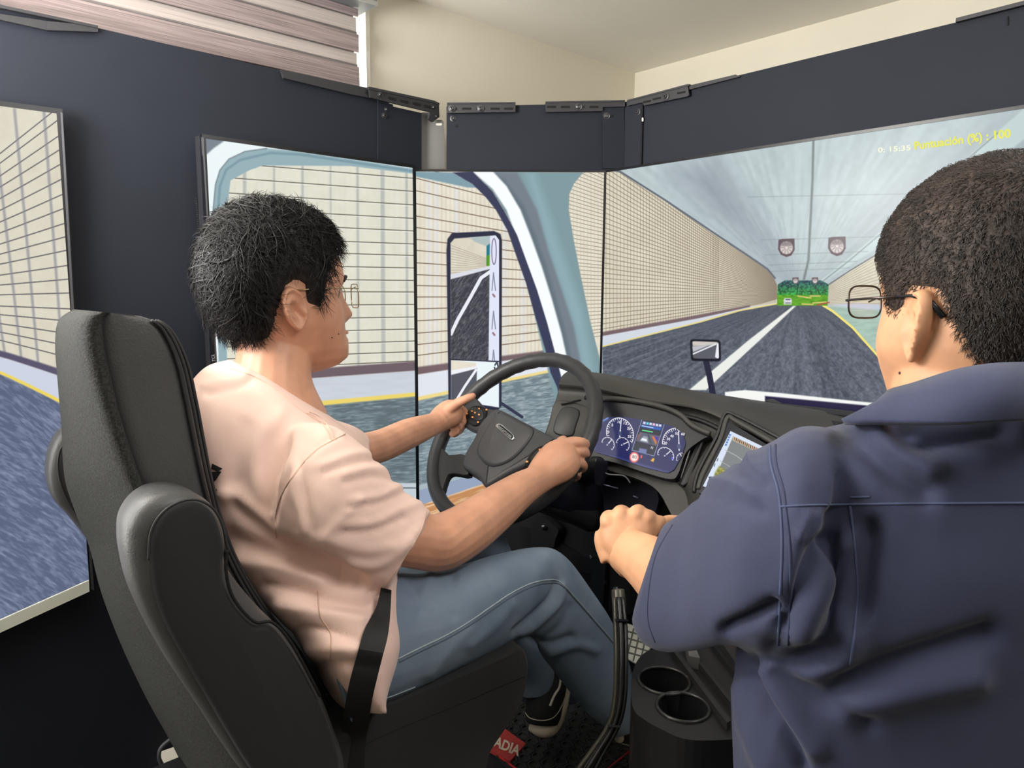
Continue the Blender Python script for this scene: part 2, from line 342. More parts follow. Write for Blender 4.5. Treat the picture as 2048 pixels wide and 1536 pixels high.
# lower dark cladding under the displays
# ------------------------------------------------------------------ pictures on the displays (painted in numpy, flat print on a lit panel)
def vnoise(u, v, seed=0):
    r = np.random.default_rng(seed); G = r.random((256, 256)); iu = np.floor(u).astype(int); iv = np.floor(v).astype(int)
    fu, fv = u-iu, v-iv; fu = fu*fu*(3-2*fu); fv = fv*fv*(3-2*fv); iu &= 255; iv &= 255; a, b = (iu+1) & 255, (iv+1) & 255
    return (G[iv, iu]*(1-fu)+G[iv, a]*fu)*(1-fv)+(G[b, iu]*(1-fu)+G[b, a]*fu)*fv
class Paint:
    def __init__(s, TL, TR, BR, BL, w, h):
        u = (np.arange(w)+.5)/w; v = (np.arange(h)+.5)/h; U, Vv = np.meshgrid(u, v)
        TL, TR, BR, BL = (np.array(q) for q in (TL, TR, BR, BL))
        p = (TL*(1-U[..., None])+TR*U[..., None])*(1-Vv[..., None]) + (BL*(1-U[..., None])+BR*U[..., None])*Vv[..., None]
        x, y = proj_np(p.reshape(-1, 3)); s.X = x.reshape(h, w); s.Y = y.reshape(h, w); s.im = np.zeros((h, w, 3)); s.w, s.h = w, h
    def sub(s, x0, x1, y0, y1):
        m = (s.X >= x0) & (s.X <= x1) & (s.Y >= y0) & (s.Y <= y1)
        if not m.any(): return None
        r = np.where(m.any(1))[0]; c = np.where(m.any(0))[0]; return slice(r[0], r[-1]+1), slice(c[0], c[-1]+1)
    def mask(s, pts, soft=.8):
        pts = [tuple(p) for p in pts]; a = np.array(pts); g = 4+soft; sl = s.sub(a[:, 0].min()-g, a[:, 0].max()+g, a[:, 1].min()-g, a[:, 1].max()+g)
        if sl is None: return None, None
        X, Y = s.X[sl], s.Y[sl]; ins = np.zeros(X.shape, bool)
        for (x0, y0), (x1, y1) in zip(pts, pts[1:]+pts[:1]):
            c = ((y0 > Y) != (y1 > Y)); 
            if y1 != y0: ins ^= c & (X < (x1-x0)*(Y-y0)/(y1-y0)+x0)
        d = seg_dist(X, Y, pts+pts[:1]); d = np.where(ins, d, -d); return sl, np.clip(d/soft*.5+.5, 0, 1)
    def poly(s, pts, col, soft=.8, a=1., clip=None):
        sl, k = s.mask(pts, soft)
        if sl is None: return
        k = k*a
        if clip is not None: k = k*clip[sl]
        c = col[sl] if isinstance(col, np.ndarray) else np.array(col, float)
        s.im[sl] = s.im[sl]*(1-k[..., None]) + c*k[..., None]
    def line(s, pts, col, w, a=1., soft=.9, clip=None, w2=None):
        q = np.array(pts, float); mw = max(w, w2 or 0)+6+soft; sl = s.sub(q[:, 0].min()-mw, q[:, 0].max()+mw, q[:, 1].min()-mw, q[:, 1].max()+mw)
        if sl is None: return
        d = seg_dist(s.X[sl], s.Y[sl], [tuple(p) for p in pts]); k = np.clip((w/2-d)/soft+.5, 0, 1)*a
        if clip is not None: k = k*clip[sl]
        s.im[sl] = s.im[sl]*(1-k[..., None])+np.array(col, float)*k[..., None]
    def full(s, pts):
        M = np.zeros(s.X.shape); sl, k = s.mask(pts)
        if sl is not None: M[sl] = k
        return M
def tiles(X, Y, base=(233, 232, 216), dark=(208, 205, 186), seed=3, cell=(22, 25)):
    n = vnoise(X/cell[0], Y/cell[1], seed)*.5 + vnoise(X/7, Y/9, seed+1)*.3 + vnoise(X/60, Y/90, seed+2)*.2
    return np.array(base)*(1-n[..., None]*.55)+np.array(dark)*(n[..., None]*.55)
def road(X, Y, ang, base, lite, seed=5, L=26, T=3.2, amt=1.):
    c, s_ = math.cos(ang), math.sin(ang); u = X*c+Y*s_; v = -X*s_+Y*c
    n = vnoise(u/L, v/T, seed)*.55 + vnoise(u/(L*.35), v/(T*.5), seed+1)*.45; n = np.clip((n-.35)*1.7, 0, 1)*amt
    return np.array(base)*(1-n[..., None])+np.array(lite)*n[..., None]
DZ = .945
# corners of each panel in the room
yd = 1.605; pd_ = plane_y(yd)
A_TL, A_TR = pd_.at(411, 277), pd_.at(825, 336); zt = A_TR.z; A_TL.z = zt; zb = pms.at(1000, 1040).z
pf_ = plane_x(1.53)
def rect(TL, TR, z0, z1): return [V3((TL.x, TL.y, z1)), V3((TR.x, TR.y, z1)), V3((TR.x, TR.y, z0)), V3((TL.x, TL.y, z0))]
RL = rect(A_TL, A_TR, zb, zt)
B_TL, B_TR = pms.at(832, 343), pms.at(1208, 346); RM = rect(B_TL, B_TR, zb, B_TL.z)
C_TL = pf_.at(1213, 345); C_TR = pf_.at(2500, 145); RF = rect(C_TL, C_TR, zb, C_TL.z)
pfl = plane_y(1.63)
D_TR, D_BR = pfl.at(113, 227), pfl.at(178, 1161); D_TL = pfl.at(-260, 178); D_BL = pfl.at(-260, 1356)
RS = [D_TL, D_TR, D_BR, D_BL]
CONC = (208, 214, 224)
# ---- left upright picture
p = Paint(*RL, 620, 1150); X, Y = p.X, p.Y
p.im[:] = (236, 246, 248)
p.poly([(424, 444), (431, 369), (440, 340), (458, 318), (490, 303), (533, 297), (581, 301), (700, 318), (830, 338), (830, 1100), (455, 1100)], (150, 176, 184), 1.5)
p.poly([(410, 270), (448, 282), (428, 296), (412, 310)], (120, 130, 140), 2)
p.line([(436, 420), (440, 372), (452, 340), (480, 320), (540, 306), (600, 309), (830, 343)], (118, 148, 160), 5, .8, 3)
p.line([(424, 444), (431, 369), (440, 340), (458, 318), (490, 303), (533, 297)], (100, 112, 122), 2.5, .7, 2)
winL = [(455, 1100), (453, 427), (461, 361), (500, 340), (526, 331), (700, 332), (822, 347), (840, 350), (840, 1100)]
wm = p.full(winL); p.poly(winL, tiles(X, Y, seed=11), 1.2)
for k, x in enumerate((490, 549, 606, 662, 716, 766, 814)):
    p.line([(x-1, 330), (x, 560), (x+1, 735)], (150, 155, 160), (7, 4, 5, 3, 5, 8, 5)[k], .55, 3.5, wm)
for x in range(470, 830, 11): p.line([(x, 330), (x, 735)], (205, 205, 200), 5, .22*random.random(), 4, wm)
for y in (332, 357, 383, 410, 437, 462, 488, 511, 536, 561, 584, 609, 634, 658, 682, 703, 722):
    yl = y + (592-y)/(3600-822)*(430-822); p.line([(430, yl), (830, y)], (92, 90, 74), 1.9, .9, 1.0, wm)
    p.line([(430, yl+2.2), (830, y+2.2)], (246, 240, 244), 1.6, .5, 1.2, wm)
p.poly([(420, 752), (840, 722), (840, 741), (420, 772)], (112, 96, 104), 2, 1, wm)
p.poly([(420, 772), (840, 741), (840, 786), (420, 822)], np.array(CONC)-8*vnoise(X/40, Y/6, 5)[..., None]*np.ones(3), 1.5, 1, wm)
p.poly([(420, 822), (840, 784), (840, 793), (420, 834)], (238, 214, 110), 1.2, 1, wm)
p.poly([(420, 833), (840, 792), (840, 980), (420, 980)], road(X, Y, -.07, (98, 112, 118), (142, 158, 164), 21), 1.5, 1, wm)
p.poly([(400, 966), (840, 966), (840, 1110), (400, 1110)], (196, 208, 214), 1.2)
p.line([(400, 975), (840, 976)], (70, 76, 84), 2, .9)
p.poly([(404, 980), (430, 980), (436, 700), (428, 430), (405, 430)], (240, 248, 250), 2)
IM_L = p.im
# ---- middle upright picture
p = Paint(*RM, 600, 1130); X, Y = p.X, p.Y
p.im[:] = tiles(X, Y, (238, 233, 217), (214, 204, 182), 31)
for i in range(46):
    x = 832+i*8.6 if i < 22 else 1010+(i-22)*7.6; p.line([(x, 330), (x-1, 745)], (196, 184, 166), 3.2, .22+.22*random.random(), 2.4)
for x in (858, 873, 912, 1010, 1046): p.line([(x, 330), (x, 745)], (222, 226, 238), 7, .5, 5)
for y in (331, 355, 380, 406, 431, 454, 478, 500, 525, 549, 571, 594, 618, 642, 667, 690, 712):
    xv = 1765; yr = y+(592-y)*(1215-832)/(xv-832); p.line([(826, y), (1216, yr)], (110, 92, 74), 1.9, .85, 1.1)
def my(y, x, xv=1800): return y+(592-y)*(x-832)/(xv-832)
p.poly([(820, 736), (1215, my(736, 1215, 1900)), (1215, my(748, 1215, 1900)), (820, 752)], (120, 100, 104), 2)
p.poly([(820, 752), (1215, my(752, 1215, 1800)), (1215, my(800, 1215)), (820, 800)], (226, 230, 238), 1.5)
p.poly([(820, 797), (1215, my(797, 1215)), (1215, my(806, 1215)), (820, 806)], (240, 218, 140), 1.5)
p.poly([(820, 805), (1215, my(804, 1215)), (1215, 1000), (820, 1000)], road(X, Y, -.16, (112, 128, 136), (172, 188, 192), 41, 18, 2.6), 1.5)
p.poly([(820, 978), (930, 944), (1110, 890), (1110, 1100), (820, 1100)], (150, 164, 190), 1.5)
p.line([(828, 980), (925, 952), (1010, 925)], (50, 56, 70), 2.2, .9)
p.poly([(826, 984), (1000, 935), (1000, 925), (826, 974)], (170, 186, 192), 1.5)
p.poly([(836, 1012), (966, 968), (1120, 915), (1120, 1100), (836, 1100)], road(X, Y, -.3, (196, 140, 92), (250, 226, 190), 43, 60, 3), 1.5)
p.poly([(826, 343), (905, 345), (960, 376), (935, 375), (826, 352)], (128, 158, 170), 1.5)
dark = [(905, 345), (945, 343), (985, 383), (1010, 425), (1034, 470), (1052, 520), (1074, 580), (1094, 645), (1110, 705), (1124, 760), (1150, 800), (1130, 840), (1114, 774), (1101, 745), (1091, 700), (1071, 635), (1052, 566), (1032, 510), (1015, 461), (992, 420), (972, 395), (945, 368)]
strip = [(945, 343), (1100, 345), (1170, 345), (1215, 800), (1120, 840), (1124, 760), (1110, 705), (1094, 645), (1074, 580), (1052, 520), (1034, 470), (1010, 425), (985, 383)]
pil = [(1000, 345), (1165, 346), (1148, 366), (1138, 388), (1137, 420), (1147, 481), (1162, 557), (1181, 647), (1198, 713), (1201, 760), (1160, 800), (1110, 800)]
p.poly(strip, (118, 140, 146), 2, 1, None)
p.poly([(1165, 346), (1215, 345), (1215, 760), (1201, 760), (1198, 713), (1181, 647), (1162, 557), (1147, 481), (1137, 420), (1138, 388), (1148, 366)], tiles(X, Y, (236, 232, 216), (212, 204, 182), 31), 1.5)
wr = p.full([(1165, 346), (1215, 345), (1215, 700), (1198, 713), (1181, 647), (1162, 557), (1147, 481), (1137, 420), (1138, 388), (1148, 366)])
for y in (188, 212, 236, 260, 284, 307, 331, 355, 380, 406, 431, 454, 478, 500, 525, 549, 571, 594, 618, 642, 667, 690, 712):
    for f in (0, .5): yy = y+12*f*2; yr = yy+(592-yy)*(1215-832)/(1765-832); p.line([(826, yy), (1216, yr)], (120, 104, 86), 1.4, .7, 1, wr)
for x in range(1140, 1215, 7): p.line([(x, 340), (x, 720)], (196, 182, 158), 1.5, .5, 1.2, wr)
p.poly(pil, (126, 154, 160), 1.6)
p.poly([(1050, 345), (1074, 420), (1098, 505), (1123, 579), (1147, 652), (1166, 750), (1190, 750), (1165, 620), (1130, 520), (1100, 430), (1070, 345)], (146, 174, 184), 10, .8)
p.poly([(985, 345), (1035, 345), (1074, 420), (1098, 505), (1123, 579), (1147, 652), (1166, 750), (1140, 790), (1136, 725), (1123, 667), (1103, 596), (1084, 535), (1064, 479), (1041, 420), (1010, 370)], (118, 128, 138), 3)
p.poly([(1041, 420), (1064, 479), (1084, 535), (1103, 596), (1123, 667), (1136, 725), (1143, 722), (1130, 660), (1110, 590), (1092, 530), (1072, 474), (1048, 412), (1010, 360), (985, 345)], (90, 104, 116), 4, .6)
p.poly([(945, 343), (986, 343), (1013, 372), (1041, 420), (1064, 479), (1084, 535), (1103, 596), (1123, 667), (1136, 725), (1145, 790), (1125, 790), (1110, 716), (1103, 688), (1084, 620), (1064, 557), (1040, 493), (1013, 420), (985, 378)], (250, 253, 254), 2)
p.poly(dark, (58, 62, 88), 1.2)
# door mirror inside the picture
mo = [(904, 466), (988, 462), (1001, 468), (1004, 481), (1003, 812), (995, 822), (905, 806), (897, 800), (893, 500), (895, 478)]
p.poly(mo, (44, 46, 66), 1.2); p.line([(1002, 806), (1044, 834)], (52, 56, 78), 6)
mi = [(909, 477), (991, 471), (998, 480), (998, 722), (902, 718), (901, 486)]; mm_ = p.full(mi)
p.poly(mi, tiles(X, Y, (228, 222, 204), (196, 186, 166), 50), 1)
for k in range(22): p.line([(900, 490+k*5.6), (975, 500+k*2.4 + 18)], (150, 138, 120), 1.1, .6, 1, mm_)
p.poly([(934, 471), (998, 470), (998, 500), (972, 492), (950, 484)], (176, 190, 190), 1.5, 1, mm_)
p.poly([(973, 492), (981, 486), (981, 530), (973, 530)], (40, 120, 140), 1, 1, mm_); p.poly([(973, 512), (981, 508), (981, 532), (973, 532)], (90, 150, 40), 1, 1, mm_)
p.poly([(900, 549), (980, 532), (980, 540), (900, 560)], (220, 222, 232), 1, 1, mm_)
p.poly([(900, 559), (980, 538), (980, 724), (900, 724)], road(X, Y, -.9, (58, 60, 68), (112, 112, 120), 52, 8, 2), 1, 1, mm_)
p.line([(981, 543), (962, 556), (940, 596), (915, 640), (902, 668)], (236, 238, 246), 7, 1, 1, mm_)
p.poly([(980, 470), (999, 470), (999, 726), (977, 726)], (226, 230, 248), 1, 1, mm_)
p.line([(988+4.5*math.cos(t*.3142), 503+26*math.sin(t*.3142)) for t in range(21)], (130, 120, 150), 2, 1, 1, mm_)
for y0 in (545, 622, 700): p.line([(984, y0+36), (987, y0), (991, y0+36)], (120, 130, 150), 2, .9, 1, mm_); p.line([(986, y0+44), (989, y0+48)], (140, 96, 100), 4, .8, 1, mm_)
lo = [(902, 720), (998, 724), (998, 815), (902, 800)]; ml = p.full(lo); p.poly(lo, (236, 246, 250), 1)
p.poly([(902, 720), (952, 726), (952, 736), (902, 744)], tiles(X, Y, (236, 230, 214), (214, 204, 186), 50), 1, 1, ml)
p.poly([(902, 748), (954, 736), (952, 800), (902, 810)], (86, 88, 98), 1, 1, ml); p.poly([(902, 741), (954, 732), (954, 737), (902, 750)], (240, 242, 248), 1, 1, ml)
p.line([(952, 740), (930, 772), (908, 808)], (240, 242, 248), 5, 1, 1, ml)
p.line([(990, 730), (994, 724), (998, 740), (992, 744), (989, 735)], (60, 64, 80), 3, 1, 1, ml); p.line([(902, 719), (998, 723)], (40, 42, 60), 2)
IM_M = p.im
# ---- wide front picture
p = Paint(*RF, 1560, 860); X, Y = p.X, p.Y; VX, VY = 1595, 588
cn = vnoise(np.arctan2(Y-VY, X-VX)*38, np.log(np.hypot(X-VX, Y-VY)+9)*5, 61)*.6+vnoise(X/9, Y/9, 62)*.25
p.im[:] = np.array((186, 200, 203)) - 26*(cn-.4)[..., None]
p.poly([(1350, 345), (1430, 335), (1545, 490), (1590, 560), (1570, 565), (1520, 500)], (118, 124, 140), 44, .62)
p.poly([(1720, 450), (2050, 200), (2200, 240), (1660, 560), (1640, 560)], (138, 148, 156), 50, .45)
p.poly([(1644, 566), (1780, 480), (2300, 90), (2300, 0), (1790, 440), (1642, 560)], (196, 214, 214), 2, .8)
p.line([(1645, 563), (1700, 520), (1800, 435), (2000, 262)], (120, 126, 132), 2.5, .7, 2)
p.line([(1627, 270), (1625, 360), (1620, 460), (1617, 520), (1608, 558)], (96, 104, 104), 4.5, .75, 3)
for y in (396, 482, 512, 532, 545): p.line([(1540-(545-y)*.3, y-2), (1700+(545-y)*1.1, y-9)], (130, 140, 142), 1.6, .5, 1.5)
lw = [(1205, 340), (1240, 345), (1330, 402), (1440, 476), (1500, 516), (1535, 540), (1548, 556), (1555, 572), (1555, 608), (1400, 631), (1205, 668)]
lm = p.full(lw); p.poly(lw, tiles(X, Y, (228, 222, 202), (200, 190, 166), 71, (40, 30)), 1)
for k in range(-22, 32):
    y0 = 352+k*10.2; p.line([(1205, y0), (1430, y0+(592-y0)*.575), (1520, y0+(592-y0)*.80), (1556, 588+(y0-592)*.12)], (112, 96, 78), 1.35, .72, 1, lm)
k = 0; x = 1212.
while x < 1552: p.line([(x, 330), (x, 680)], (120, 108, 92), 1.1, .55*(1 if x < 1440 else .5), 1, lm); x = VX-(VX-x)*.9805
p.poly([(1205, 664), (1400, 629), (1500, 610), (1500, 615), (1400, 637), (1205, 674)], (120, 100, 104), 1.5)
p.line([(1205, 338), (1240, 343), (1330, 400), (1440, 474), (1500, 514), (1535, 538), (1550, 556)], (84, 88, 100), 3.5, .9, 2)
p.poly([(1205, 672), (1400, 636), (1500, 614), (1556, 605), (1556, 610), (1480, 622), (1400, 645), (1205, 694)], (212, 218, 228), 1)
rw = [(1657, 572), (1700, 543), (1775, 498), (1900, 420), (2600, -10), (2600, 720), (1780, 612), (1657, 611)]; rm = p.full(rw); p.poly(rw, tiles(X, Y, (222, 216, 194), (194, 186, 162), 81, (9, 8)), 1)
for k in range(16): p.line([(1655, 574+k*2.4), (1900, 424+k*13), (2600, 0+k*42)], (126, 114, 98), 1.1, .55, 1, rm)
p.line([(1655, 571), (1700, 541), (1775, 496), (1900, 418), (2600, -12)], (92, 84, 84), 2.2, .9, 1)
rd = [(1205, 693), (1400, 645), (1480, 622), (1556, 608), (1645, 610), (1700, 650), (1760, 712), (1860, 830), (2100, 1100), (1205, 1100), (1205, 1000)]
zr = 1/np.maximum(Y-590, 6); u = (X-VX)*zr
rn = vnoise(u*34, zr*1800, 91)*.35+vnoise(u*90, zr*9000, 92)*.3+vnoise(X/4, Y/4, 93)*.35*np.clip((Y-620)/80, 0, 1)+vnoise(u*9, zr*120, 94)*.3
rk = np.clip(rn*1.15-.3, 0, 1)[..., None]; rc = np.array((68, 73, 84))*(1-rk)+np.array((124, 131, 144))*rk
p.poly(rd, rc, 1); 
p.line([(1205, 693), (1400, 644), (1480, 621), (1556, 607)], (232, 214, 130), 2.6)
p.poly([(1586, 612), (1592, 612), (1520, 680), (1412, 780), (1378, 780), (1500, 678)], (236, 238, 232), 1.2)
p.poly([(1645, 611), (1660, 613), (2700, 700), (2700, 1700), (2100, 1110), (1860, 826), (1760, 712), (1700, 650)], np.array((176, 202, 190))-20*vnoise(X/14, Y/3, 95)[..., None]*np.ones(3), 1)
p.line([(1646, 611), (1665, 622), (1705, 655), (1765, 722), (1840, 810), (2100, 1110)], (244, 226, 120), 4.5)
p.poly([(1657, 609), (1720, 607), (1800, 612), (1800, 622), (1720, 616)], (196, 204, 222), 1.2)
op = [(1556, 569), (1570, 561), (1642, 561), (1657, 569), (1655, 611), (1554, 611)]; om = p.full(op)
p.poly(op, (60, 140, 60), .8)
gn = vnoise(X/2.2, Y/2.4, 97)[..., None]; yy = np.clip((Y-562)/28, 0, 1)[..., None]
p.poly([(1554, 560), (1660, 560), (1660, 592), (1554, 592)], np.array((16, 66, 84))*(1-yy)+np.array((36, 140, 50))*yy+(gn-.5)*np.array((50, 130, 60)), 1, 1, om)
p.poly([(1554, 590), (1660, 590), (1660, 612), (1554, 612)], np.array((104, 176, 26))-40*vnoise(X/8, Y/2, 98)[..., None]*np.ones(3), 1, 1, om)
for a_ in ([(1596, 592), (1622, 596)], [(1620, 592), (1640, 592)], [(1626, 606), (1652, 604)], [(1604, 608), (1626, 609)]): p.line(a_, (232, 196, 130), 2.6, .9, 1, om)
p.line([(1634, 610), (1658, 605)], (176, 72, 60), 2.5)
p.poly([(1567, 600), (1570, 596), (1581, 596), (1584, 600), (1583, 609), (1568, 609)], (214, 216, 222), 1); p.line([(1572, 599), (1580, 599)], (60, 60, 70), 2); p.line([(1571, 606), (1581, 606)], (110, 110, 120), 2)
for cx, cy, r in ((1573, 494, 16), (1674, 491, 17), (1591, 561, 6), (1630, 561, 6)):
    p.poly([(cx-r, cy-r*.9), (cx-r*.5, cy-r), (cx+r*1.0, cy-r*1.05), (cx+r*1.02, cy+r*.35), (cx+r*.6, cy+r*1.05), (cx, cy+r*1.25), (cx-r*.7, cy+r*.95), (cx-r*1.05, cy+r*.3)], (84, 64, 72), 1)
    p.poly([(cx+r*.82*math.cos(t*.5236), cy+r*.1+r*.82*math.sin(t*.5236)) for t in range(12)], (206, 198, 194), 1)
    p.poly([(cx-r*.8, cy-r*.1), (cx+r*.8, cy-r*.15), (cx+r*.5, cy-r*.7), (cx-r*.5, cy-r*.7)], (110, 100, 102), 3, .7)
    if r > 10:
        for t in range(10): p.line([(cx, cy+1), (cx+r*.8*math.cos(t*.628), cy+r*.1+r*.8*math.sin(t*.628))], (122, 108, 110), 1.2, .8, 1)
        p.poly([(cx-3, cy-1), (cx+3, cy-1), (cx+2, cy+4), (cx-2, cy+4)], (228, 214, 206), 1)
# hood mirror and bonnet of the simulated truck
p.line([(1412, 722), (1419, 752), (1426, 790)], (40, 42, 62), 12)
p.poly(rounded([(1380, 678), (1441, 680), (1442, 723), (1382, 722)], .12, 3), (24, 26, 36), 1)
hm = rounded([(1384, 682), (1437, 684), (1438, 718), (1386, 717)], .12, 3); hk = p.full(hm); p.poly(hm, (92, 94, 104), 1)
p.poly([(1384, 682), (1437, 684), (1430, 690), (1386, 692)], (206, 200, 192), 1, 1, hk); p.line([(1386, 708), (1432, 688)], (230, 232, 236), 3, 1, 1, hk); p.poly([(1384, 693), (1425, 688), (1386, 704)], (190, 192, 198), 1, 1, hk); p.poly([(1434, 686), (1440, 684), (1440, 720), (1430, 714)], (238, 240, 246), 1, 1, hk)
p.poly([(1450, 784), (1490, 780), (1560, 786), (1700, 801), (1800, 811), (2200, 850), (2300, 900), (2300, 1300), (1440, 1100)], (246, 248, 244), 1.2)
p.poly([(1530, 792), (1700, 808), (1800, 817), (2200, 858), (2290, 905), (2290, 1300), (1530, 1100)], (40, 34, 66), 1.5)
IM_F = p.im
# ---- far left upright picture
p = Paint(*RS, 560, 1150); X, Y = p.X, p.Y
p.im[:] = tiles(X, Y, (226, 221, 203), (202, 194, 174), 101, (30, 30))
SV = (-432, 650)
for y in (212, 237, 270, 299, 329, 360, 391, 420, 450, 477, 504, 534, 561, 588, 619, 643, 668, 692, 715):
    yl = SV[1]+(y-SV[1])*(-260-SV[0])/(120-SV[0]); p.line([(-260, yl), (150, SV[1]+(y-SV[1])*(150-SV[0])/(120-SV[0]))], (74, 72, 78), 2.2, .85, 1.3)
for (a_, b_) in (((29, 220), (66, 740)), ((88, 223), (124, 750)), ((-10, 300), (27, 727)), ((-60, 300), (-10, 727)), ((148, 400), (170, 750))):
    p.line([a_, b_], (128, 130, 144), 6, .62, 4)
p.poly([(-260, 690), (0, 723), (120, 743), (180, 752), (180, 766), (115, 757), (0, 737), (-260, 702)], (92, 86, 110), 2)
p.poly([(-260, 702), (0, 737), (115, 757), (190, 770), (190, 830), (118, 806), (0, 770), (-260, 700)], (206, 212, 228), 1.5)
p.poly([(-260, 700), (0, 770), (120, 806), (200, 832), (200, 842), (120, 814), (0, 777), (-260, 706)], (240, 214, 96), 1.5)
p.poly([(-260, 706), (0, 777), (120, 814), (200, 842), (220, 1500), (-260, 1500)], road(X, Y, .5, (92, 102, 128), (136, 146, 172), 103, 26, 5), 1.5)
IM_S = p.im
# ------------------------------------------------------------------ display bodies
M_bez = mat('display_bezel', (18, 19, 23), .28, spec=.5); M_back = mat('display_back', (34, 35, 40), .5, bump=.04, bscale=600)
M_sil = mat('bezel_edge_grey', (98, 98, 104), .35, metal=.6)
def display(name, R, im, n, label, bw=.008, th=.03, group=None):
    n = V3(n).normalized(); TL, TR, BR, BL = R; ux = (TR-TL).normalized(); uz = (TL-BL).normalized()
    t = thing(name, (BL+BR)/2, label, 'display', group)
    me = MB().add([TL, TR, BR, BL], [(0, 3, 2, 1)]).build('screen', screen_mat(name+'_picture', im), t)
    uv = me.data.uv_layers.new(name='UVMap'); c = {0: (0, 1), 3: (0, 0), 2: (1, 0), 1: (1, 1)}
    for i, l in enumerate(me.data.loops): uv.data[i].uv = c[l.vertex_index]
    O = [TL-ux*bw+uz*bw, TR+ux*bw+uz*bw, BR+ux*bw-uz*bw, BL-ux*bw-uz*bw]; I = [TL, TR, BR, BL]; f = n*.003
    mb = MB(); mb.add([v+f for v in O]+[v+f for v in I]+[v-n*.012 for v in O]+[v-n*.001 for v in I],
        [(i, (i+1) % 4, 4+(i+1) % 4, 4+i) for i in range(4)]+[(i, 8+i, 8+(i+1) % 4, (i+1) % 4) for i in range(4)]+[(4+i, 4+(i+1) % 4, 12+(i+1) % 4, 12+i) for i in range(4)])
    mb.build('bezel', M_bez, t)
    s = .985; ce = (TL+TR+BR+BL)/4; B0 = [v-n*.012 for v in O]; B1 = [ce+(v-ce)*1.0-n*th for v in O]; B2 = [ce+(v-ce)*.96-n*(th+.012) for v in O]
    h = MB().loft([B0, B1, B2]).build('housing', M_back, t); return t, O
dl, OL = display('upright_display', RL, IM_L, (0, -1, 0), 'left upright display behind the driver\'s head, tunnel wall seen in a cab window frame', .008, .04, 'upright displays beside the driver')
dm, OM = display('upright_display', RM, IM_M, MN, 'middle upright display with a tall door mirror and curved cab pillar in its picture', bw=.005, group='upright displays beside the driver')
df, OF = display('front_display', RF, IM_F, (-1, 0, 0), 'wide front display with the tunnel road ahead and yellow score text', bw=.006)
ds, OS = display('upright_display', RS, IM_S, (0, -1, 0), 'far left upright display cut by the left edge of the photo', bw=.009, th=.02, group='upright displays beside the driver')
# grey band on the far left display's lower bezel, vents and maker's letters on the left display
slab('lower_trim', [(-260, 1357), (178, 1161), (179, 1183), (-260, 1386)], pfl, .012, mat('trim_offwhite', (238, 240, 230), .5), ds, off=.005)
slab('side_trim', [(121, 224), (125, 226), (148, 615), (188, 1180), (184, 1180), (143, 615)], pfl, .008, M_sil, ds, off=.0055)
slab('edge_trim', [(404, 274), (407, 275), (436, 752), (433, 752)], pd_, .006, M_sil, dl, off=.004)
text_on('lettering', 'TCL', (430.5, 723), (428.6, 708), (424.5, 723), pd_, .0045, mat('letter_grey', (190, 190, 194), .4), dl)
vp = Plane(pd_.at(404, 400), (-1, 0, 0))
for k in range(18): slab('vent_slot', [(390.2+k*.35, 396+k*4.6), (393.4+k*.35, 396+k*4.6), (393.5+k*.35, 398.2+k*4.6), (390.3+k*.35, 398.2+k*4.6)], Plane(V3((OL[0].x-.0006, 0, 0)), (-1, 0, 0)), .0005, M_dark, dl)
M_y = emit('score_yellow', (236, 236, 112)); M_w2 = emit('score_white', (252, 252, 226))
text_on('lettering', '0: 15:35', (1756, 305), (1822, 300), (1755.6, 295), pf_, .0012, M_w2, df, .03)
text_on('lettering', 'Puntuación (%) : 100', (1829, 299), (2022, 274), (1828, 283), pf_, .0012, M_y, df, .035)
# ------------------------------------------------------------------ platform, lower cladding
M_blk = mat('cab_black', (24, 24, 27), .55, bump=.06, bscale=500)
M_blk2 = mat('cab_black_satin', (30, 30, 33), .38)
M_metal = mat('steel_bright', (205, 205, 208), .22, metal=1.)
pq = [V3((x, y, 0)) for x, y in ((-.3, -.2), (1.50, -.2), (1.50, 1.20), (1.12, 1.55), (-.3, 1.55))]
plat = tag(MB().prism(pq, [v+V3((0, 0, FZ)) for v in pq]).build('cab_platform', mat('platform_black', (30, 30, 33), .8, bump=.1, bscale=160)), 'low black platform the driver seat and pedals stand on', 'platform')
lp = [mA + MN*-.06 - md*.05, mB + MN*-.06]
low = thing('lower_panel', (1.33, 1.43, FZ), 'black panel below the middle upright display', 'panel')
MB().prism([V3((lp[0].x, lp[0].y, FZ)), V3((lp[1].x, lp[1].y, FZ)), V3((lp[1].x, lp[1].y, zb-.01)), V3((lp[0].x, lp[0].y, zb-.01))], [V3((lp[0].x, lp[0].y, FZ))-MN*.02, V3((lp[1].x, lp[1].y, FZ))-MN*.02, V3((lp[1].x, lp[1].y, zb-.01))-MN*.02, V3((lp[0].x, lp[0].y, zb-.01))-MN*.02]).build('sheet', M_pan, low)
lw2 = thing('lower_panel', (1.57, 0, FZ), 'black panel below the wide front display behind the dashboard', 'panel')
boxo('sheet', (1.56, -1.2, FZ), (1.58, 1.22, zb-.01), M_pan, lw2)
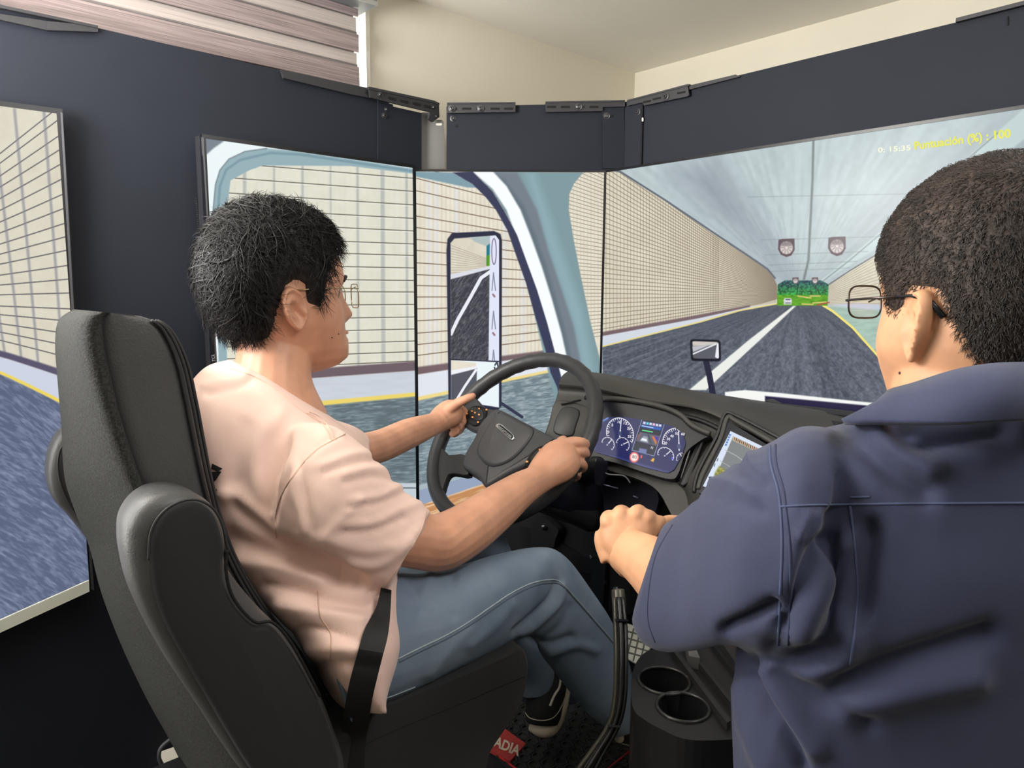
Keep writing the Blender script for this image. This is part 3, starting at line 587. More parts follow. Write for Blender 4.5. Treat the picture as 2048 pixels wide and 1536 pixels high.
# ------------------------------------------------------------------ driver seat
M_lea = mat('seat_leather', (74, 74, 75), .42, bump=.25, bscale=420, noise=.06, nscale=14)
M_felt = mat('seat_felt', (56, 57, 56), .95, noise=.36, nscale=300, bump=.8, bscale=500, sheen=.0, spec=.2)
M_fab = mat('seat_fabric_black', (30, 30, 33), .85, bump=.25, bscale=800, sheen=.12)
M_pip = mat('seat_piping', (46, 46, 48), .5)
yn, yf = .87, 1.33; pn, pfar = plane_y(yn), plane_y(yf)
seat = thing('driver_seat', (.4, 1.1, 0), 'black truck driver seat with high leather backrest and grey felt back', 'seat')
R_ = [((205,624),(290,633),(150,619)),((184,640),(345,656),(120,641)),((182,690),(382,722),(113,690)),((198,765),(402,805),(118,765)),((220,845),(417,885),(125,850)),((248,930),(432,962),(131,950)),
      ((281,1010),(452,1042),(152,1020)),((313,1090),(482,1122),(180,1090)),((348,1180),(535,1212),(205,1185)),((393,1290),(606,1300),(250,1300)),((443,1400),(660,1385),(300,1400)),((498,1500),(690,1460),(350,1490)),((540,1580),(700,1560),(400,1590))]
rows = []
for nb, nf, fb in R_: rows.append(np.concatenate([np.array(pn.at(*nb)), np.array(pn.at(*nf)), np.array(pfar.at(*fb))]))
rows = catmull(rows, 5)
def rquad(a, b, c, d, r=.28, n=5):
    q = [a, b, c, d]; out = []
    for i in range(4):
        p, pr_, nx = q[i], q[i-1], q[(i+1) % 4]
        e0 = p+(pr_-p)*min(r, .05/(pr_-p).length); e1 = p+(nx-p)*min(r, .05/(nx-p).length)
        for j in range(n+1): t = j/n; out.append(e0*(1-t)**2+p*2*t*(1-t)+e1*t*t)
    return out
rings = []; shell = []; pip = [[], [], []]
for r in rows:
    nb, nf, fb = V3(r[:3]), V3(r[3:6]), V3(r[6:]); ff = fb+(nf-nb)
    rings.append(rquad(nb, nf, ff, fb))
    ux = (nf-nb).normalized(); k = (nf-nb)
    lo_ = nb+k*.07+V3((0, -.006, 0)); hi_ = fb+k*.07+V3((0, .006, 0)); bk = -ux
    shell.append([lo_, nb+bk*.006+V3((0, .012, 0)), nb.lerp(fb, .3)+bk*.010, nb.lerp(fb, .7)+bk*.008, fb+bk*.004-V3((0, .012, 0)), hi_, hi_+ux*.01-V3((0, .02, 0)), fb.lerp(nb, .1)+ux*.02, nb.lerp(fb, .1)+ux*.02, lo_+ux*.01+V3((0, .02, 0))])
    for q, f in enumerate((.84, .90, .955)): pip[q].append(nb.lerp(nf, f)+V3((0, -.0015+.004*(q == 2), 0)))
MB().loft(rings).build('backrest', M_lea, seat, True, 50)
top_rings = [catmull([np.array(v) for v in s_], 3, True) for s_ in shell]
MB().loft([[V3(v) for v in s_] for s_ in top_rings]).build('back_shell', M_felt, seat, True, 60)
for q in pip: MB().tube(q[3:], .0022, 6).build('piping', M_pip, seat, True)
# fold on the back shell where the lower felt cover starts
def on_shell(x, y): return pn.at(x, y)
def round_slab(px, plane, th, m, name, parent, inset=.012, back=True, sub=5, raw=False):
    q = px if raw else [tuple(v) for v in catmull(px, sub, True)]; pts = [plane.at(x, y) for x, y in q]; k = len(pts); n = plane.n
    nrm = []
    for i in range(k):
        t = (pts[(i+1) % k]-pts[i-1]).normalized(); nrm.append(t.cross(n))
    c = sum(pts, V3())/k
    sg = 1 if sum((pts[i]-c).dot(nrm[i]) for i in range(k)) < 0 else -1
    def ring(ins, h): return [p + nrm[i]*(sg*ins) + n*h for i, p in enumerate(pts)]
    rg = [ring(inset, -th), ring(0, -th+inset), ring(0, -inset), ring(inset*.3, -inset*.3), ring(inset, 0)]
    if not back: rg = rg[2:]
    return MB().loft(rg).build(name, m, parent, True, 60)
pa = plane_y(.80)
arm1 = [(262,1090),(266,1050),(290,1012),(330,988),(380,987),(422,1006),(447,1042),(459,1090),(458,1130),(478,1165),(520,1215),(570,1268),(630,1360),(672,1450),(694,1560),(580,1620),(520,1585),(478,1530),(420,1440),(360,1350),(310,1260),(280,1190),(266,1130)]
ar = round_slab(arm1, pa, .075, M_lea, 'armrest', seat, .016)
inner = [(299,1110),(304,1068),(325,1030),(360,1008),(395,1004),(425,1022),(442,1055),(452,1100),(448,1130),(452,1170),(475,1215),(510,1250),(545,1254),(585,1300),(630,1380),(668,1470),(680,1550),(590,1600),(535,1580),(492,1525),(440,1440),(382,1342),(332,1252),(306,1180)]
round_slab(inner, plane_y(.795), .02, M_fab, 'armrest_pad', ar, .008)
se = [pa.at(x, y, .004) for x, y in catmull([(297,1120),(302,1064),(324,1026),(360,1003),(396,1000),(428,1019),(446,1054),(456,1100)], 6)]
MB().tube(se, .0016, 6).build('piping', M_pip, ar, True)
sg_ = [plane_y(.795).at(x, y, .001) for x, y in catmull([(455,1100),(452,1140),(466,1195),(508,1243),(545,1245),(585,1290),(640,1392)], 6)]
MB().tube(sg_, .002, 6).build('seam', mat('seam_black', (14, 14, 16), .8), ar, True)
pa2 = plane_y(1.42)
arf = round_slab([(99,955),(103,912),(118,876),(138,862),(165,880),(205,980),(240,1120),(215,1130),(180,1085),(140,1035),(110,1000)], pa2, .06, M_lea, 'armrest', seat, .016)
MB().tube([pa2.at(x, y, .002) for x, y in catmull([(134,880),(119,905),(117,945),(130,990),(160,1040)], 6)], .0018, 6).build('piping', M_pip, arf, True)
# lower felt cover with its folded pocket edge
low_rows = []
for nb, fb in (((280,1075),(186,1098)),((312,1170),(200,1150)),((345,1240),(212,1200)),((390,1330),(252,1302)),((430,1420),(300,1402)),((480,1520),(350,1492)),((520,1600),(395,1590))):
    a, b = plane_y(.90).at(*nb), plane_y(1.34).at(*fb); low_rows.append(np.concatenate([np.array(a), np.array(b)]))
cov = []
for r in catmull(low_rows, 4):
    a, b = V3(r[:3]), V3(r[3:]); bk = V3((-1, 0, 0)); cov.append([a, a.lerp(b, .2)+bk*.016, a.lerp(b, .5)+bk*.018, a.lerp(b, .8)+bk*.012, b, b.lerp(a, .1)+V3((.03, 0, 0)), a.lerp(b, .1)+V3((.03, 0, 0))])
MB().loft([[V3(v) for v in catmull([np.array(z) for z in c], 3, True)] for c in cov]).build('back_cover', M_felt, seat, True, 60)
# cushion
prof = [(690,1440),(780,1398),(900,1350),(1000,1308),(1040,1290),(1054,1310),(1056,1345),(1044,1400),(1020,1440),(980,1500),(940,1570),(700,1660),(560,1640)]
pcu = [np.array(plane_y(.83).at(x, y)) for x, y in prof]; q = catmull(pcu, 5, True); c0 = sum(q)/len(q); rg = []
for yv, s_ in ((.822, .93), (.828, .975), (.85, 1), (1.1, 1.0), (1.33, 1), (1.352, .975), (1.358, .93)):
    rg.append([V3((c0[0]+(v[0]-c0[0])*s_, yv, c0[2]+(v[2]-c0[2])*s_)) for v in q])
cush = MB().loft(rg).build('cushion', M_fab, seat, True, 60)
MB().tube([plane_y(.824).at(x, y) for x, y in catmull([(700,1500),(800,1455),(900,1415),(1000,1372),(1050,1352)], 6)], .0025, 6).build('seam', MATS['seam_black'], cush, True)
boxo('seat_base', (.30, .93, 0), (.72, 1.27, .42), M_blk, seat)
boxo('suspension_boot', (.36, .97, .40), (.66, 1.23, .5), mat('boot_rubber', (22, 22, 24), .7), seat)
# seat belt
bel = thing('seat_belt', plane_y(.86).at(700, 1440), 'black seat belt webbing running over the driver\'s hip from the seat', 'belt')
# ------------------------------------------------------------------ dashboard
M_dash = mat('dash_soft_black', (62, 61, 59), .55, bump=.12, bscale=700)
M_dash2 = mat('dash_trim', (36, 36, 38), .45, bump=.05, bscale=500)
M_gloss = mat('dash_gloss', (22, 24, 34), .3, spec=.3)
dash = thing('dashboard', P(1300, 900, 1.6), 'black truck dashboard curving around the driver with lit instrument cluster', 'dashboard')
ST = [[(1136,742,1.80),(1124,752,1.75),(1118,768,1.72),(1118,784,1.735),(1103,830,1.70),(1086,880,1.68),(1072,940,1.70)],
 [(1200,746,1.77),(1195,756,1.70),(1190,776,1.66),(1188,789,1.68),(1186,835,1.64),(1178,900,1.60),(1170,930,1.62)],
 [(1300,764,1.72),(1296,775,1.63),(1290,799,1.58),(1288,812,1.60),(1284,860,1.58),(1262,928,1.53),(1252,960,1.56)],
 [(1400,783,1.68),(1398,792,1.56),(1396,815,1.50),(1394,829,1.52),(1386,880,1.50),(1362,958,1.46),(1345,1000,1.50)],
 [(1510,800,1.66),(1500,812,1.52),(1482,850,1.42),(1477,866,1.44),(1452,920,1.43),(1405,1000,1.39),(1380,1060,1.43)],
 [(1640,818,1.66),(1620,838,1.48),(1582,893,1.34),(1574,912,1.36),(1535,970,1.34),(1480,1060,1.31),(1450,1120,1.35)],
 [(1790,838,1.66),(1760,870,1.44),(1705,950,1.27),(1695,972,1.29),(1650,1050,1.27),(1600,1130,1.25),(1570,1190,1.28)]]
def clampd(x, y, d):
    p = P(x, y, d)
    if p.x > 1.512: p = plane_x(1.512).at(x, y)
    if (p-mA).dot(MN) < .02: p = pms.at(x, y, .02)
    return np.array(p)
G = [catmull([clampd(*p) for p in s_], 4) for s_ in ST]
G = list(zip(*[catmull([g[i] for g in G], 5) for i in range(len(G[0]))]))   # stations x rows
rings = []
for g in G:
    top = V3(g[0]); bot = V3(g[-1]); back = V3((1.50, 0, 0))
    rings.append([V3(v) for v in g]+[bot.lerp(V3((top.x, top.y, bot.z)), .45), top+V3((-.004, 0, -.10)), top+V3((.0, 0, -.03))])
MB().loft(rings).build('dash_body', M_dash, dash, True, 55)
lipm = MB(); lipm.tube([V3(g[13]) for g in G][4:], .0055, 8); lipm.build('dash_lip', M_dash2, dash, True)
# instrument cluster
cn_ = V3((-.80, -.22, .50)).normalized(); pcl = Plane(P(1280, 872, 1.525), cn_)
slab('binnacle', [tuple(v) for v in catmull([(1180,812),(1190,800),(1225,797),(1275,803),(1325,814),(1360,828),(1378,848),(1420,868),(1402,880),(1372,905),(1356,948),(1340,958),(1290,945),(1230,925),(1178,912),(1172,880),(1176,845)], 5, True)], pcl, .03, M_gloss, dash)
hood = MB().tube([pcl.at(x, y, .004) for x, y in catmull([(1178,850),(1181,812),(1195,800),(1230,798),(1278,804),(1326,815),(1360,830),(1385,852),(1420,868)], 6)], .006, 8, .8).build('binnacle_hood', M_dash, dash, True)
pcs = Plane(pcl.p+cn_*.002, cn_)
scr = [(1187,903),(1203,842),(1216,834),(1250,834),(1300,842),(1345,852),(1366,866),(1372,886),(1362,915),(1348,940),(1336,946),(1290,935),(1240,918)]
scr_q = rounded(scr, .12, 2)
# painted face of the cluster
uxx = (pcs.at(1370, 900)-pcs.at(1190, 850)); ex = V3((0, -1, 0)); ex = (ex-cn_*ex.dot(cn_)).normalized(); ey = cn_.cross(ex)
if ey.z < 0: ey = -ey
pts3 = [pcs.at(x, y) for x, y in scr_q]; us = [(v-pcs.p).dot(ex) for v in pts3]; vs_ = [(v-pcs.p).dot(ey) for v in pts3]
u0, u1, v0, v1 = min(us), max(us), min(vs_), max(vs_); cor = [pcs.p+ex*u+ey*v for u, v in ((u0, v1), (u1, v1), (u1, v0), (u0, v0))]
p = Paint(*cor, 900, 620); X, Y = p.X, p.Y
p.im[:] = (58, 61, 100)
p.im += (18*np.clip((Y-830)/110, 0, 1))[..., None]*np.array((-1.2, -1.2, -.4))
p.line([(1185, 903), (1203, 842), (1214, 836)], (120, 160, 230), 5, .9, 4); p.line([(1187, 906), (1262, 925), (1340, 948)], (88, 96, 160), 6, .6, 5)
def gauge(cx, cy, rx, ry, a0, a1, nt, na, tilt=0., col=(236, 234, 242), w=1.6, L=.16):
    def q(a, f): a = math.radians(a); x, y = math.cos(a)*rx*f, -math.sin(a)*ry*f; return (cx+x, cy+y+x*tilt)
    p.line([q(a0+(a1-a0)*i/30, 1) for i in range(31)], col, w)
    for i in range(nt+1): a = a0+(a1-a0)*i/nt; p.line([q(a, 1), q(a, 1-(L if i % 4 == 0 else L*.6))], col, w*.8)
    p.line([q(na, .88), q(na, -.12)], (240, 238, 240), 1.8); p.line([q(na, .2), q(na, -.2)], (240, 238, 240), 2.6)
    p.poly([q(a, .14) for a in range(0, 360, 30)], (70, 80, 120), 1)
gauge(1240, 867, 27, 31, 195, -28, 24, 84, .13)
gauge(1216, 888, 12.5, 13.5, 170, -50, 8, 50, .13, w=1.2); gauge(1245.5, 889, 13, 14, 170, -50, 8, 30, .13, w=1.2)
gauge(1358, 893, 33, 36, 182, 40, 18, 92, .2); gauge(1331.5, 910, 16, 15, 190, -30, 10, 48, .2, w=1.3); gauge(1367, 921, 14, 15, 190, 60, 6, 120, .2, w=1.2)
ib = [(1285,836),(1330,844),(1308,912),(1264,900)]
p.poly(ib, (40, 44, 62), 1); p.line(ib+ib[:1], (150, 160, 200), 1.2)
p.poly([(1285,842),(1326,849),(1324,857),(1283,850)], (64, 70, 130), 1); p.poly([(1283,850),(1323,856),(1321,861),(1282,854)], (40, 96, 190), 1)
for i, c in enumerate(((230,230,240),(90,220,235),(230,232,240),(240,200,220),(230,232,240),(226,226,240))): p.poly([(1287+i*6.3,843+i*1.05),(1291.5+i*6.3,844+i*1.05),(1290.5+i*6.3,848.5+i*1.05),(1286+i*6.3,847.5+i*1.05)], c, 1)
p.line([(1284,851.5),(1306,855.5)], (200, 226, 255), 1.8, .9); p.line([(1285,860.5),(1305,864)], (90, 230, 140), 2.2)
p.poly([(1280,864),(1320,872),(1312,892),(1272,882)], (84, 92, 112), 1)
p.poly([(1287,872),(1295,873.5),(1296,886),(1280,882)], (150, 158, 172), 1); p.poly([(1284,876),(1293,878),(1294,883),(1281,880)], (238, 240, 246), 1); p.line([(1296,869),(1302,886)], (40, 44, 62), 1.5)
p.poly([(1303,872),(1318,874),(1312,890)], (214, 120, 60), 1.5); p.poly([(1308,872),(1318,874),(1314,884)], (60, 50, 170), 1.5); p.poly([(1275,871),(1282,866),(1276,880)], (150, 90, 90), 2)
p.poly([(1279,896),(1294,899),(1292,908),(1277,904)], (110, 120, 170), 1); p.line([(1303,893),(1302,897)], (240,240,246), 1.2); p.line([(1306,894),(1305,898)], (240,240,246), 1.2)
p.poly([(1268.5+9.5*math.cos(t*.314), 914.5+10.5*math.sin(t*.314)) for t in range(20)], (246, 110, 104), 1); p.poly([(1268.5+7*math.cos(t*.314), 914.5+7.8*math.sin(t*.314)) for t in range(20)], (250, 232, 228), 1)
p.line([(1283,911.5),(1282.5,915)], (240, 90, 90), 3); p.poly([(1301,921),(1306,916),(1309,917),(1307,924),(1302,922)], (240, 180, 60), 1); p.poly([(1342,918),(1344,913),(1347,919)], (90, 90, 230), 1)
me = MB().add(pts3, [tuple(range(len(pts3)))]).build('cluster_screen', screen_mat('cluster_picture', p.im, .12), dash)
uv = me.data.uv_layers.new(name='UVMap')
for i, l in enumerate(me.data.loops): uv.data[i].uv = ((us[l.vertex_index]-u0)/(u1-u0), (vs_[l.vertex_index]-v0)/(v1-v0))
M_dig = emit('cluster_digits', (240, 238, 244))
for tx, x, y in (('0', 1215, 866), ('5', 1222.5, 852), ('10', 1235, 846), ('15', 1247, 848.5), ('20', 1254, 859), ('25', 1255, 875), ('20', 1327, 888), ('30', 1333, 880), ('40', 1340, 874), ('50', 1350, 869), ('60', 1362, 870)):
    text_on('lettering', tx, (x, y), (x+(3.4 if len(tx) == 1 else 7), y+1.1), (x+.8, y-5.2), pcs, .0012, M_dig, dash, .02)
text_on('lettering', '80', (1264, 916), (1273, 918), (1265, 909.5), pcs, .0012, emit('sign_digits', (120, 110, 120)), dash, .01)
# left side pod with switch panel, vent slots
pp = Plane(P(1130, 850, 1.60), V3((-.75, -.35, .5)))
round_slab([(1112,800),(1160,806),(1182,822),(1172,878),(1140,890),(1090,878),(1098,840)], pp, .05, M_dash, 'switch_pod', dash, .006)
round_slab([(1124,815),(1158,820),(1152,850),(1142,872),(1106,862)], Plane(pp.p+pp.n*.003, pp.n), .006, M_dash2, 'switch_panel', dash, .003, sub=4)
MB().tube([pp.at(x, y, .004) for x, y in ((1122,808),(1132,806),(1162,800))], .0025, 6).build('pod_edge', M_dash2, dash, True)
# panel between cluster and touch screen with a recessed strip
pv = Plane(P(1390, 925, 1.455), cn_)
sp = round_slab(rounded([(1398,872),(1410,874),(1378,966),(1366,973),(1357,968)], .2, 4), pv, .012, M_dash2, 'vent_strip', dash, .003, raw=True)
MB().tube([pv.at(x, y, .002) for x, y in ((1386,880),(1362,956))], .0016, 6).build('strip_edge', mat('edge_grey', (120, 120, 116), .4), dash, True)
# touch screen, mostly behind the instructor's shoulder
pt = Plane(P(1470, 910, 1.37), V3((-.80, -.05, .60)))
ts = slab('touch_screen', rounded([(1456,842),(1560,905),(1500,1010),(1394,985),(1400,960)], .06, 3), pt, .015, M_gloss, dash, off=.004)
tsq = [(1461,862),(1540,900),(1490,1010),(1406,972)]
pt2 = Plane(pt.p+pt.n*.0055, pt.n); cor = [pt2.at(x, y) for x, y in tsq]; p = Paint(*cor, 320, 300); X, Y = p.X, p.Y
p.im[:] = (216, 226, 244)
p.poly([(1466,873),(1540,908),(1500,1010),(1426,965)], np.array((128, 132, 134))-0*X[..., None]*np.ones(3), 1)
p.poly([(1466,873),(1520,899),(1518,906),(1464,881)], (204, 190, 160), 1); 
for k in range(14): p.line([(1469+k*3.6, 876+k*1.7), (1468+k*3.6, 880+k*1.8)], ((150,80,60),(60,60,60))[k % 2], 2)
p.poly([(1430,945),(1438,932),(1462,948),(1448,990),(1424,965)], np.array((146, 148, 76))-60*(vnoise(X/2.5, Y/2.5, 7)[..., None]-.5)*np.ones(3), 2)
p.line([(1450,900),(1490,925)], (190, 192, 190), 1.3); p.line([(1440,922),(1475,945)], (176, 178, 176), 1.2)
for k in range(5): p.poly([(1459-k*2, 868+k*5), (1462-k*2, 869+k*5), (1460.5-k*2, 872+k*5), (1457.5-k*2, 871+k*5)], (60, 110, 190), 1)
p.line([(1436,917),(1434,922)], (60, 70, 90), 1.5); p.line([(1430,928),(1428,933)], (60, 70, 90), 1.5); p.poly([(1417,954),(1423,953),(1420,960)], (40, 50, 80), 1)
me = MB().add(cor, [(0, 3, 2, 1)]).build('map_screen', screen_mat('map_picture', p.im, .15), ts); uv = me.data.uv_layers.new(name='UVMap'); c = {0: (0, 1), 1: (1, 1), 2: (1, 0), 3: (0, 0)}
for i, l in enumerate(me.data.loops): uv.data[i].uv = c[l.vertex_index]
MB().tube([pt.at(x, y, .004) for x, y in catmull([(1396,978),(1405,950),(1440,880),(1455,836),(1475,844),(1560,893)], 6)], .005, 8).build('screen_surround', M_dash, dash, True)
MB().tube([pt.at(x, y, .001) for x, y in catmull([(1388,985),(1396,945),(1434,872),(1450,828),(1478,834),(1570,882)], 6)], .004, 8).build('screen_surround', M_dash2, dash, True)
# defrost vents on the dash top at the right
pd3 = Plane(P(1640, 850, 1.50), V3((-.35, 0, .94)))
for a in ([(1530,800),(1545,797),(1680,862),(1665,868)], [(1560,806),(1740,826),(1735,835),(1600,822)], [(1640,838),(1735,850),(1720,860),(1668,856)]):
    slab('defrost_vent', a, pd3, .01, M_dash2, dash, off=.012)
# lower dash: shroud, knee panel, brackets
def ptl(name, rows, m, parent, n=14, sub=5): return ptube(MB(), rows, n, sub).build(name, m, parent, True)
slab('lower_trim', [tuple(v) for v in catmull([(1170,903),(1230,922),(1300,943),(1345,960),(1372,985),(1392,1006),(1425,1060),(1400,1090),(1350,1040),(1318,985),(1280,960),(1215,940),(1165,925)], 4, True)], Plane(P(1290, 960, 1.50), cn_), .03, M_dash, dash)
slab('tray', rounded([(1200,930),(1262,946),(1310,962),(1318,1000),(1300,1060),(1210,1040)], .12, 3), Plane(P(1260, 980, 1.54), V3((-.9, 0, .3))), .02, M_gloss, dash)
MB().tube([P(x, y, 1.50) for x, y in catmull([(1208,945),(1220,949),(1245,951),(1255,958),(1260,966)], 5)], .0016, 6).build('wire', mat('wire_grey', (120, 120, 125), .4), dash, True)
for a in (((1196,966),(1236,977)), ((1266,992),(1276,996))): MB().tube([P(a[0][0], a[0][1], 1.515), P(a[1][0], a[1][1], 1.515)], .0016, 6).build('tray_rail', mat('rail_blue', (120, 124, 150), .3, metal=.6), dash, True)
col_ = thing('steering_column', P(1120, 1000, 1.6), 'black steering column shroud behind the wheel with an indicator stalk', 'column')
ptl('shroud', [(1020,930,1.56,46,1),(1085,960,1.60,60,.9),(1150,985,1.64,62,.9),(1215,1010,1.70,58,.9)], M_gloss, col_)
ptl('lower_shroud', [(1050,990,1.58,26,.9),(1120,1000,1.60,36,.8),(1190,1026,1.64,40,.8)], M_blk2, col_)
ptl('stalk_root', [(1160,945,1.58,20,.8),(1190,932,1.54,20,.8),(1202,926,1.52,14,.8)], M_blk2, col_)
slab('stalk_paddle', rounded([(1194,916),(1210,921),(1208,948),(1200,972),(1190,968),(1188,940)], .2, 3), Plane(P(1198, 945, 1.50), V3((-.9, -.2, .3))), .014, M_gloss, col_)
kn = thing('pedal_support', (1.40, 1.0, 0), 'black steel frame with bright bolts below the dashboard in front of the driver\'s knees', 'frame')
boxo('back_plate', (1.46, .25, 0), (1.48, 1.18, .80), mat('frame_black', (26, 26, 30), .5), kn)
pk = plane_x(1.29)
slab('knee_panel', rounded([(985,985),(1100,975),(1240,1000),(1240,1130),(985,1130)], .08, 3), plane_x(1.30), .012, MATS["frame_black"], kn)
slab('cross_beam', [(1040,1052),(1075,1060),(1160,1110),(1230,1128),(1230,1160),(1150,1140),(1062,1095),(1040,1085)], pk, .03, M_blk2, kn)
slab('clamp', rounded([(1065,1035),(1095,1040),(1118,1060),(1110,1080),(1108,1095),(1066,1092),(1060,1065)], .2, 3), pk, .02, M_blk, kn, off=.02)
pk2 = plane_x(1.22)
slab('upright', [(1184,1115),(1212,1122),(1200,1290),(1172,1280)], pk, .03, M_blk2, kn, off=.01)
slab('upright', [(1222,1130),(1262,1140),(1256,1230),(1216,1222)], pk2, .03, M_blk2, kn)
slab('foot_guard', [(1214,1180),(1262,1200),(1262,1330),(1206,1300)], plane_x(1.35), .02, M_blk, kn)
def knob(x, y, pl_, r, off=.0, m=M_metal, nm='bolt', par=kn):
    c = pl_.at(x, y, off); ax = pl_.n; u = V3((0, 0, 1)).cross(ax).normalized(); w = ax.cross(u)
    return MB().loft([[c+ax*h+u*q*math.cos(.5236*j)+w*q*math.sin(.5236*j) for j in range(12)] for q, h in ((r, 0), (r, .003), (r*.8, .006), (r*.4, .0066))]).build(nm, m, par, True, 50)
knob(1088, 1055, pk, .0075, .022); knob(1088, 1057, pk, .004, .0285, M_dark, 'bolt_socket'); knob(1184, 1113, pk, .005, .012); knob(1233, 1177, pk2, .006, .002); knob(1212, 1164, pk, .0035, .012, M_bolt)
# pedal plate with raised tread
pe = thing('pedal', plane_x(1.40).at(1280, 1285), 'bright metal accelerator pedal plate with raised grid tread beside the cable bundle', 'pedal')
ppe = Plane(P(1280, 1285, 1.58), V3((-.6, -.1, .8)))
slab('plate', [(1235,1240),(1300,1262),(1306,1285),(1278,1330),(1240,1310)], ppe, .006, mat('pedal_alu', (214, 216, 206), .45, metal=.2), pe)
for k in range(5):
    a, b = (1240+k*13, 1248+k*4), (1240-14+k*13, 1300+k*7); slab('tread_bar', [(a[0], a[1]), (a[0]+2.6, a[1]+.8), (b[0]+2.6, b[1]+.8), (b[0], b[1])], ppe, .002, mat('tread_dark', (96, 98, 92), .5), pe, off=.002)
for k in range(4): slab('tread_bar', [(1238, 1256+k*14), (1302, 1274+k*14), (1302, 1276.5+k*14), (1238, 1258.5+k*14)], ppe, .002, MATS['tread_dark'], pe, off=.002)
# ------------------------------------------------------------------ steering wheel
M_whl = mat('wheel_black', (50, 50, 52), .45, bump=.1, bscale=900); M_hub = mat('wheel_hub', (60, 60, 63), .5, bump=.08, bscale=900)
wn = V3((-math.cos(math.radians(41)), -.03, math.sin(math.radians(41)))).normalized()
wc = P(1021, 871, 1.60); pw = Plane(wc, wn); we1 = V3((0, -1, 0)); we1 = (we1-wn*we1.dot(wn)).normalized(); we2 = wn.cross(we1)
if we2.z < 0: we2 = -we2
RW = .213
wh = thing('steering_wheel', wc, 'black four spoke truck steering wheel with button pods, gripped by the driver', 'steering wheel')
rp_ = []; rr = []
for i in range(96):
    a = 2*math.pi*i/96; rp_.append(wc+we1*math.cos(a)*RW+we2*math.sin(a)*RW); rr.append(.0165+.0009*math.cos(a*36)*(1 if math.sin(a) > .1 else 0))
MB().tube(rp_, rr, 14, 1.15, None, True).build('rim', M_whl, wh, True)
def wpoly(name, px, th, m, off, parent=None, ins=.004, sub=5): 
    return round_slab(px, Plane(wc+wn*off, wn), th, m, name, parent or wh, ins, True, sub)
wpoly('spoke', [(915,826),(945,795),(962,808),(972,815),(992,822),(985,845),(962,862),(940,858),(922,846)], .02, M_whl, .004)
wpoly('spoke', [(864,905),(880,894),(897,909),(930,909),(936,948),(903,946),(891,955),(880,986),(868,962)], .02, M_whl, .004, None, .003, 3)
wpoly('spoke', [(1110,880),(1140,892),(1160,900),(1150,930),(1120,945),(1080,930),(1075,905)], .02, M_whl, .004)
wpoly('spoke', [(985,975),(1010,960),(1040,960),(1050,1000),(1010,1036),(975,1030)], .02, M_whl, -.01)
hub = wpoly('hub', [(988,817),(1002,818),(1040,838),(1096,867),(1115,879),(1090,896),(1058,925),(1015,946),(975,970),(966,970),(952,952),(934,940),(922,930),(928,906),(948,872),(952,856),(966,836)], .05, M_hub, .022, None, .010)
wpoly('hub_pad', [(993,824),(1006,824),(1040,842),(1065,858),(1050,888),(1020,918),(985,931),(962,920),(952,898),(965,866)], .012, M_hub, .028, hub, .008)
bd = wpoly('badge', rounded([(993,847),(1001,846),(1027,868),(1029,876),(1022,881),(995,857),(990,852)], .3, 3), .004, M_metal, .0305, hub, .0015, 2)
wpoly('badge_inset', rounded([(995,850),(1001,849),(1025,869.5),(1026,875),(1021,877.5),(997,857)], .3, 3), .003, M_dark, .0313, bd, .0005, 2)
text_on('lettering', 'FREIGHTLINER', (995.2, 854.4), (1022, 876.6), (997.2, 850.2), Plane(wc+wn*.0316, wn), 0, M_metal, bd, .01)
M_btn = mat('button_dark', (26, 26, 28), .4); M_ora = mat('button_orange', (232, 150, 80), .5, emis=.12)
pod = wpoly('button_pod', [(931,830),(944,812),(962,812),(972,820),(966,842),(956,848),(945,850),(934,842)], .012, M_dark, .0105, None, .003)
cx, cy = 952, 827
pcirc = [(cx+15*math.cos(t*.5236)+2*math.sin(t*.5236), cy+14*math.sin(t*.5236)) for t in range(12)]
wpoly('button', pcirc, .004, M_btn, .013, pod, .0015, 2)
for x, y in ((950,825),(958,817),(944,822),(958,829),(945,834),(934,827),(973,819),(956,844)): slab('button_mark', [(x-1.6, y-1.4), (x+1.6, y-1), (x+1.4, y+1.6), (x-1.8, y+1.2)], Plane(wc+wn*.0142, wn), .0005, M_ora, pod)
pod = wpoly('button_pod', [(1050,925),(1062,905),(1078,892),(1096,890),(1104,900),(1085,918),(1066,938),(1054,934)], .012, M_dark, .0245, None, .003)
wpoly('button', [(1060,918),(1070,904),(1082,897),(1092,897),(1084,908),(1070,922)], .004, M_btn, .027, pod, .0015, 3)
for x, y in ((1054,923),(1080,899),(1071,915)): slab('button_mark', [(x-2.2, y-1.6), (x+2.2, y-1.6), (x+2, y+1.8), (x-2.4, y+1.8)], Plane(wc+wn*.0285, wn), .0005, M_ora, pod)
# ------------------------------------------------------------------ floor mat
zm = .012; pz = plane_z(zm)
fm = thing('floor_mat', pz.at(1100, 1480), 'black rubber honeycomb floor mat with a red lettered label, under the driver\'s feet', 'mat')
mq = [pz.at(x, y) for x, y in ((962,1476),(1040,1400),(1180,1330),(1262,1440),(1275,1500),(1180,1600),(1040,1560))]
M_mat = mat('mat_rubber', (46, 46, 48), .6, bump=.1, bscale=300); M_red = mat('label_red', (176, 62, 60), .6, noise=.15, nscale=120); M_rl = mat('mat_red_line', (200, 40, 40), .6)
MB().prism(mq, [v-V3((0, 0, .010)) for v in mq]).build('mat_base', M_mat, fm)
def inside(pt, poly):
    r = False
    for (x0, y0), (x1, y1) in zip(poly, poly[1:]+poly[:1]):
        if (y0 > pt[1]) != (y1 > pt[1]) and pt[0] < (x1-x0)*(pt[1]-y0)/(y1-y0)+x0: r = not r
    return r
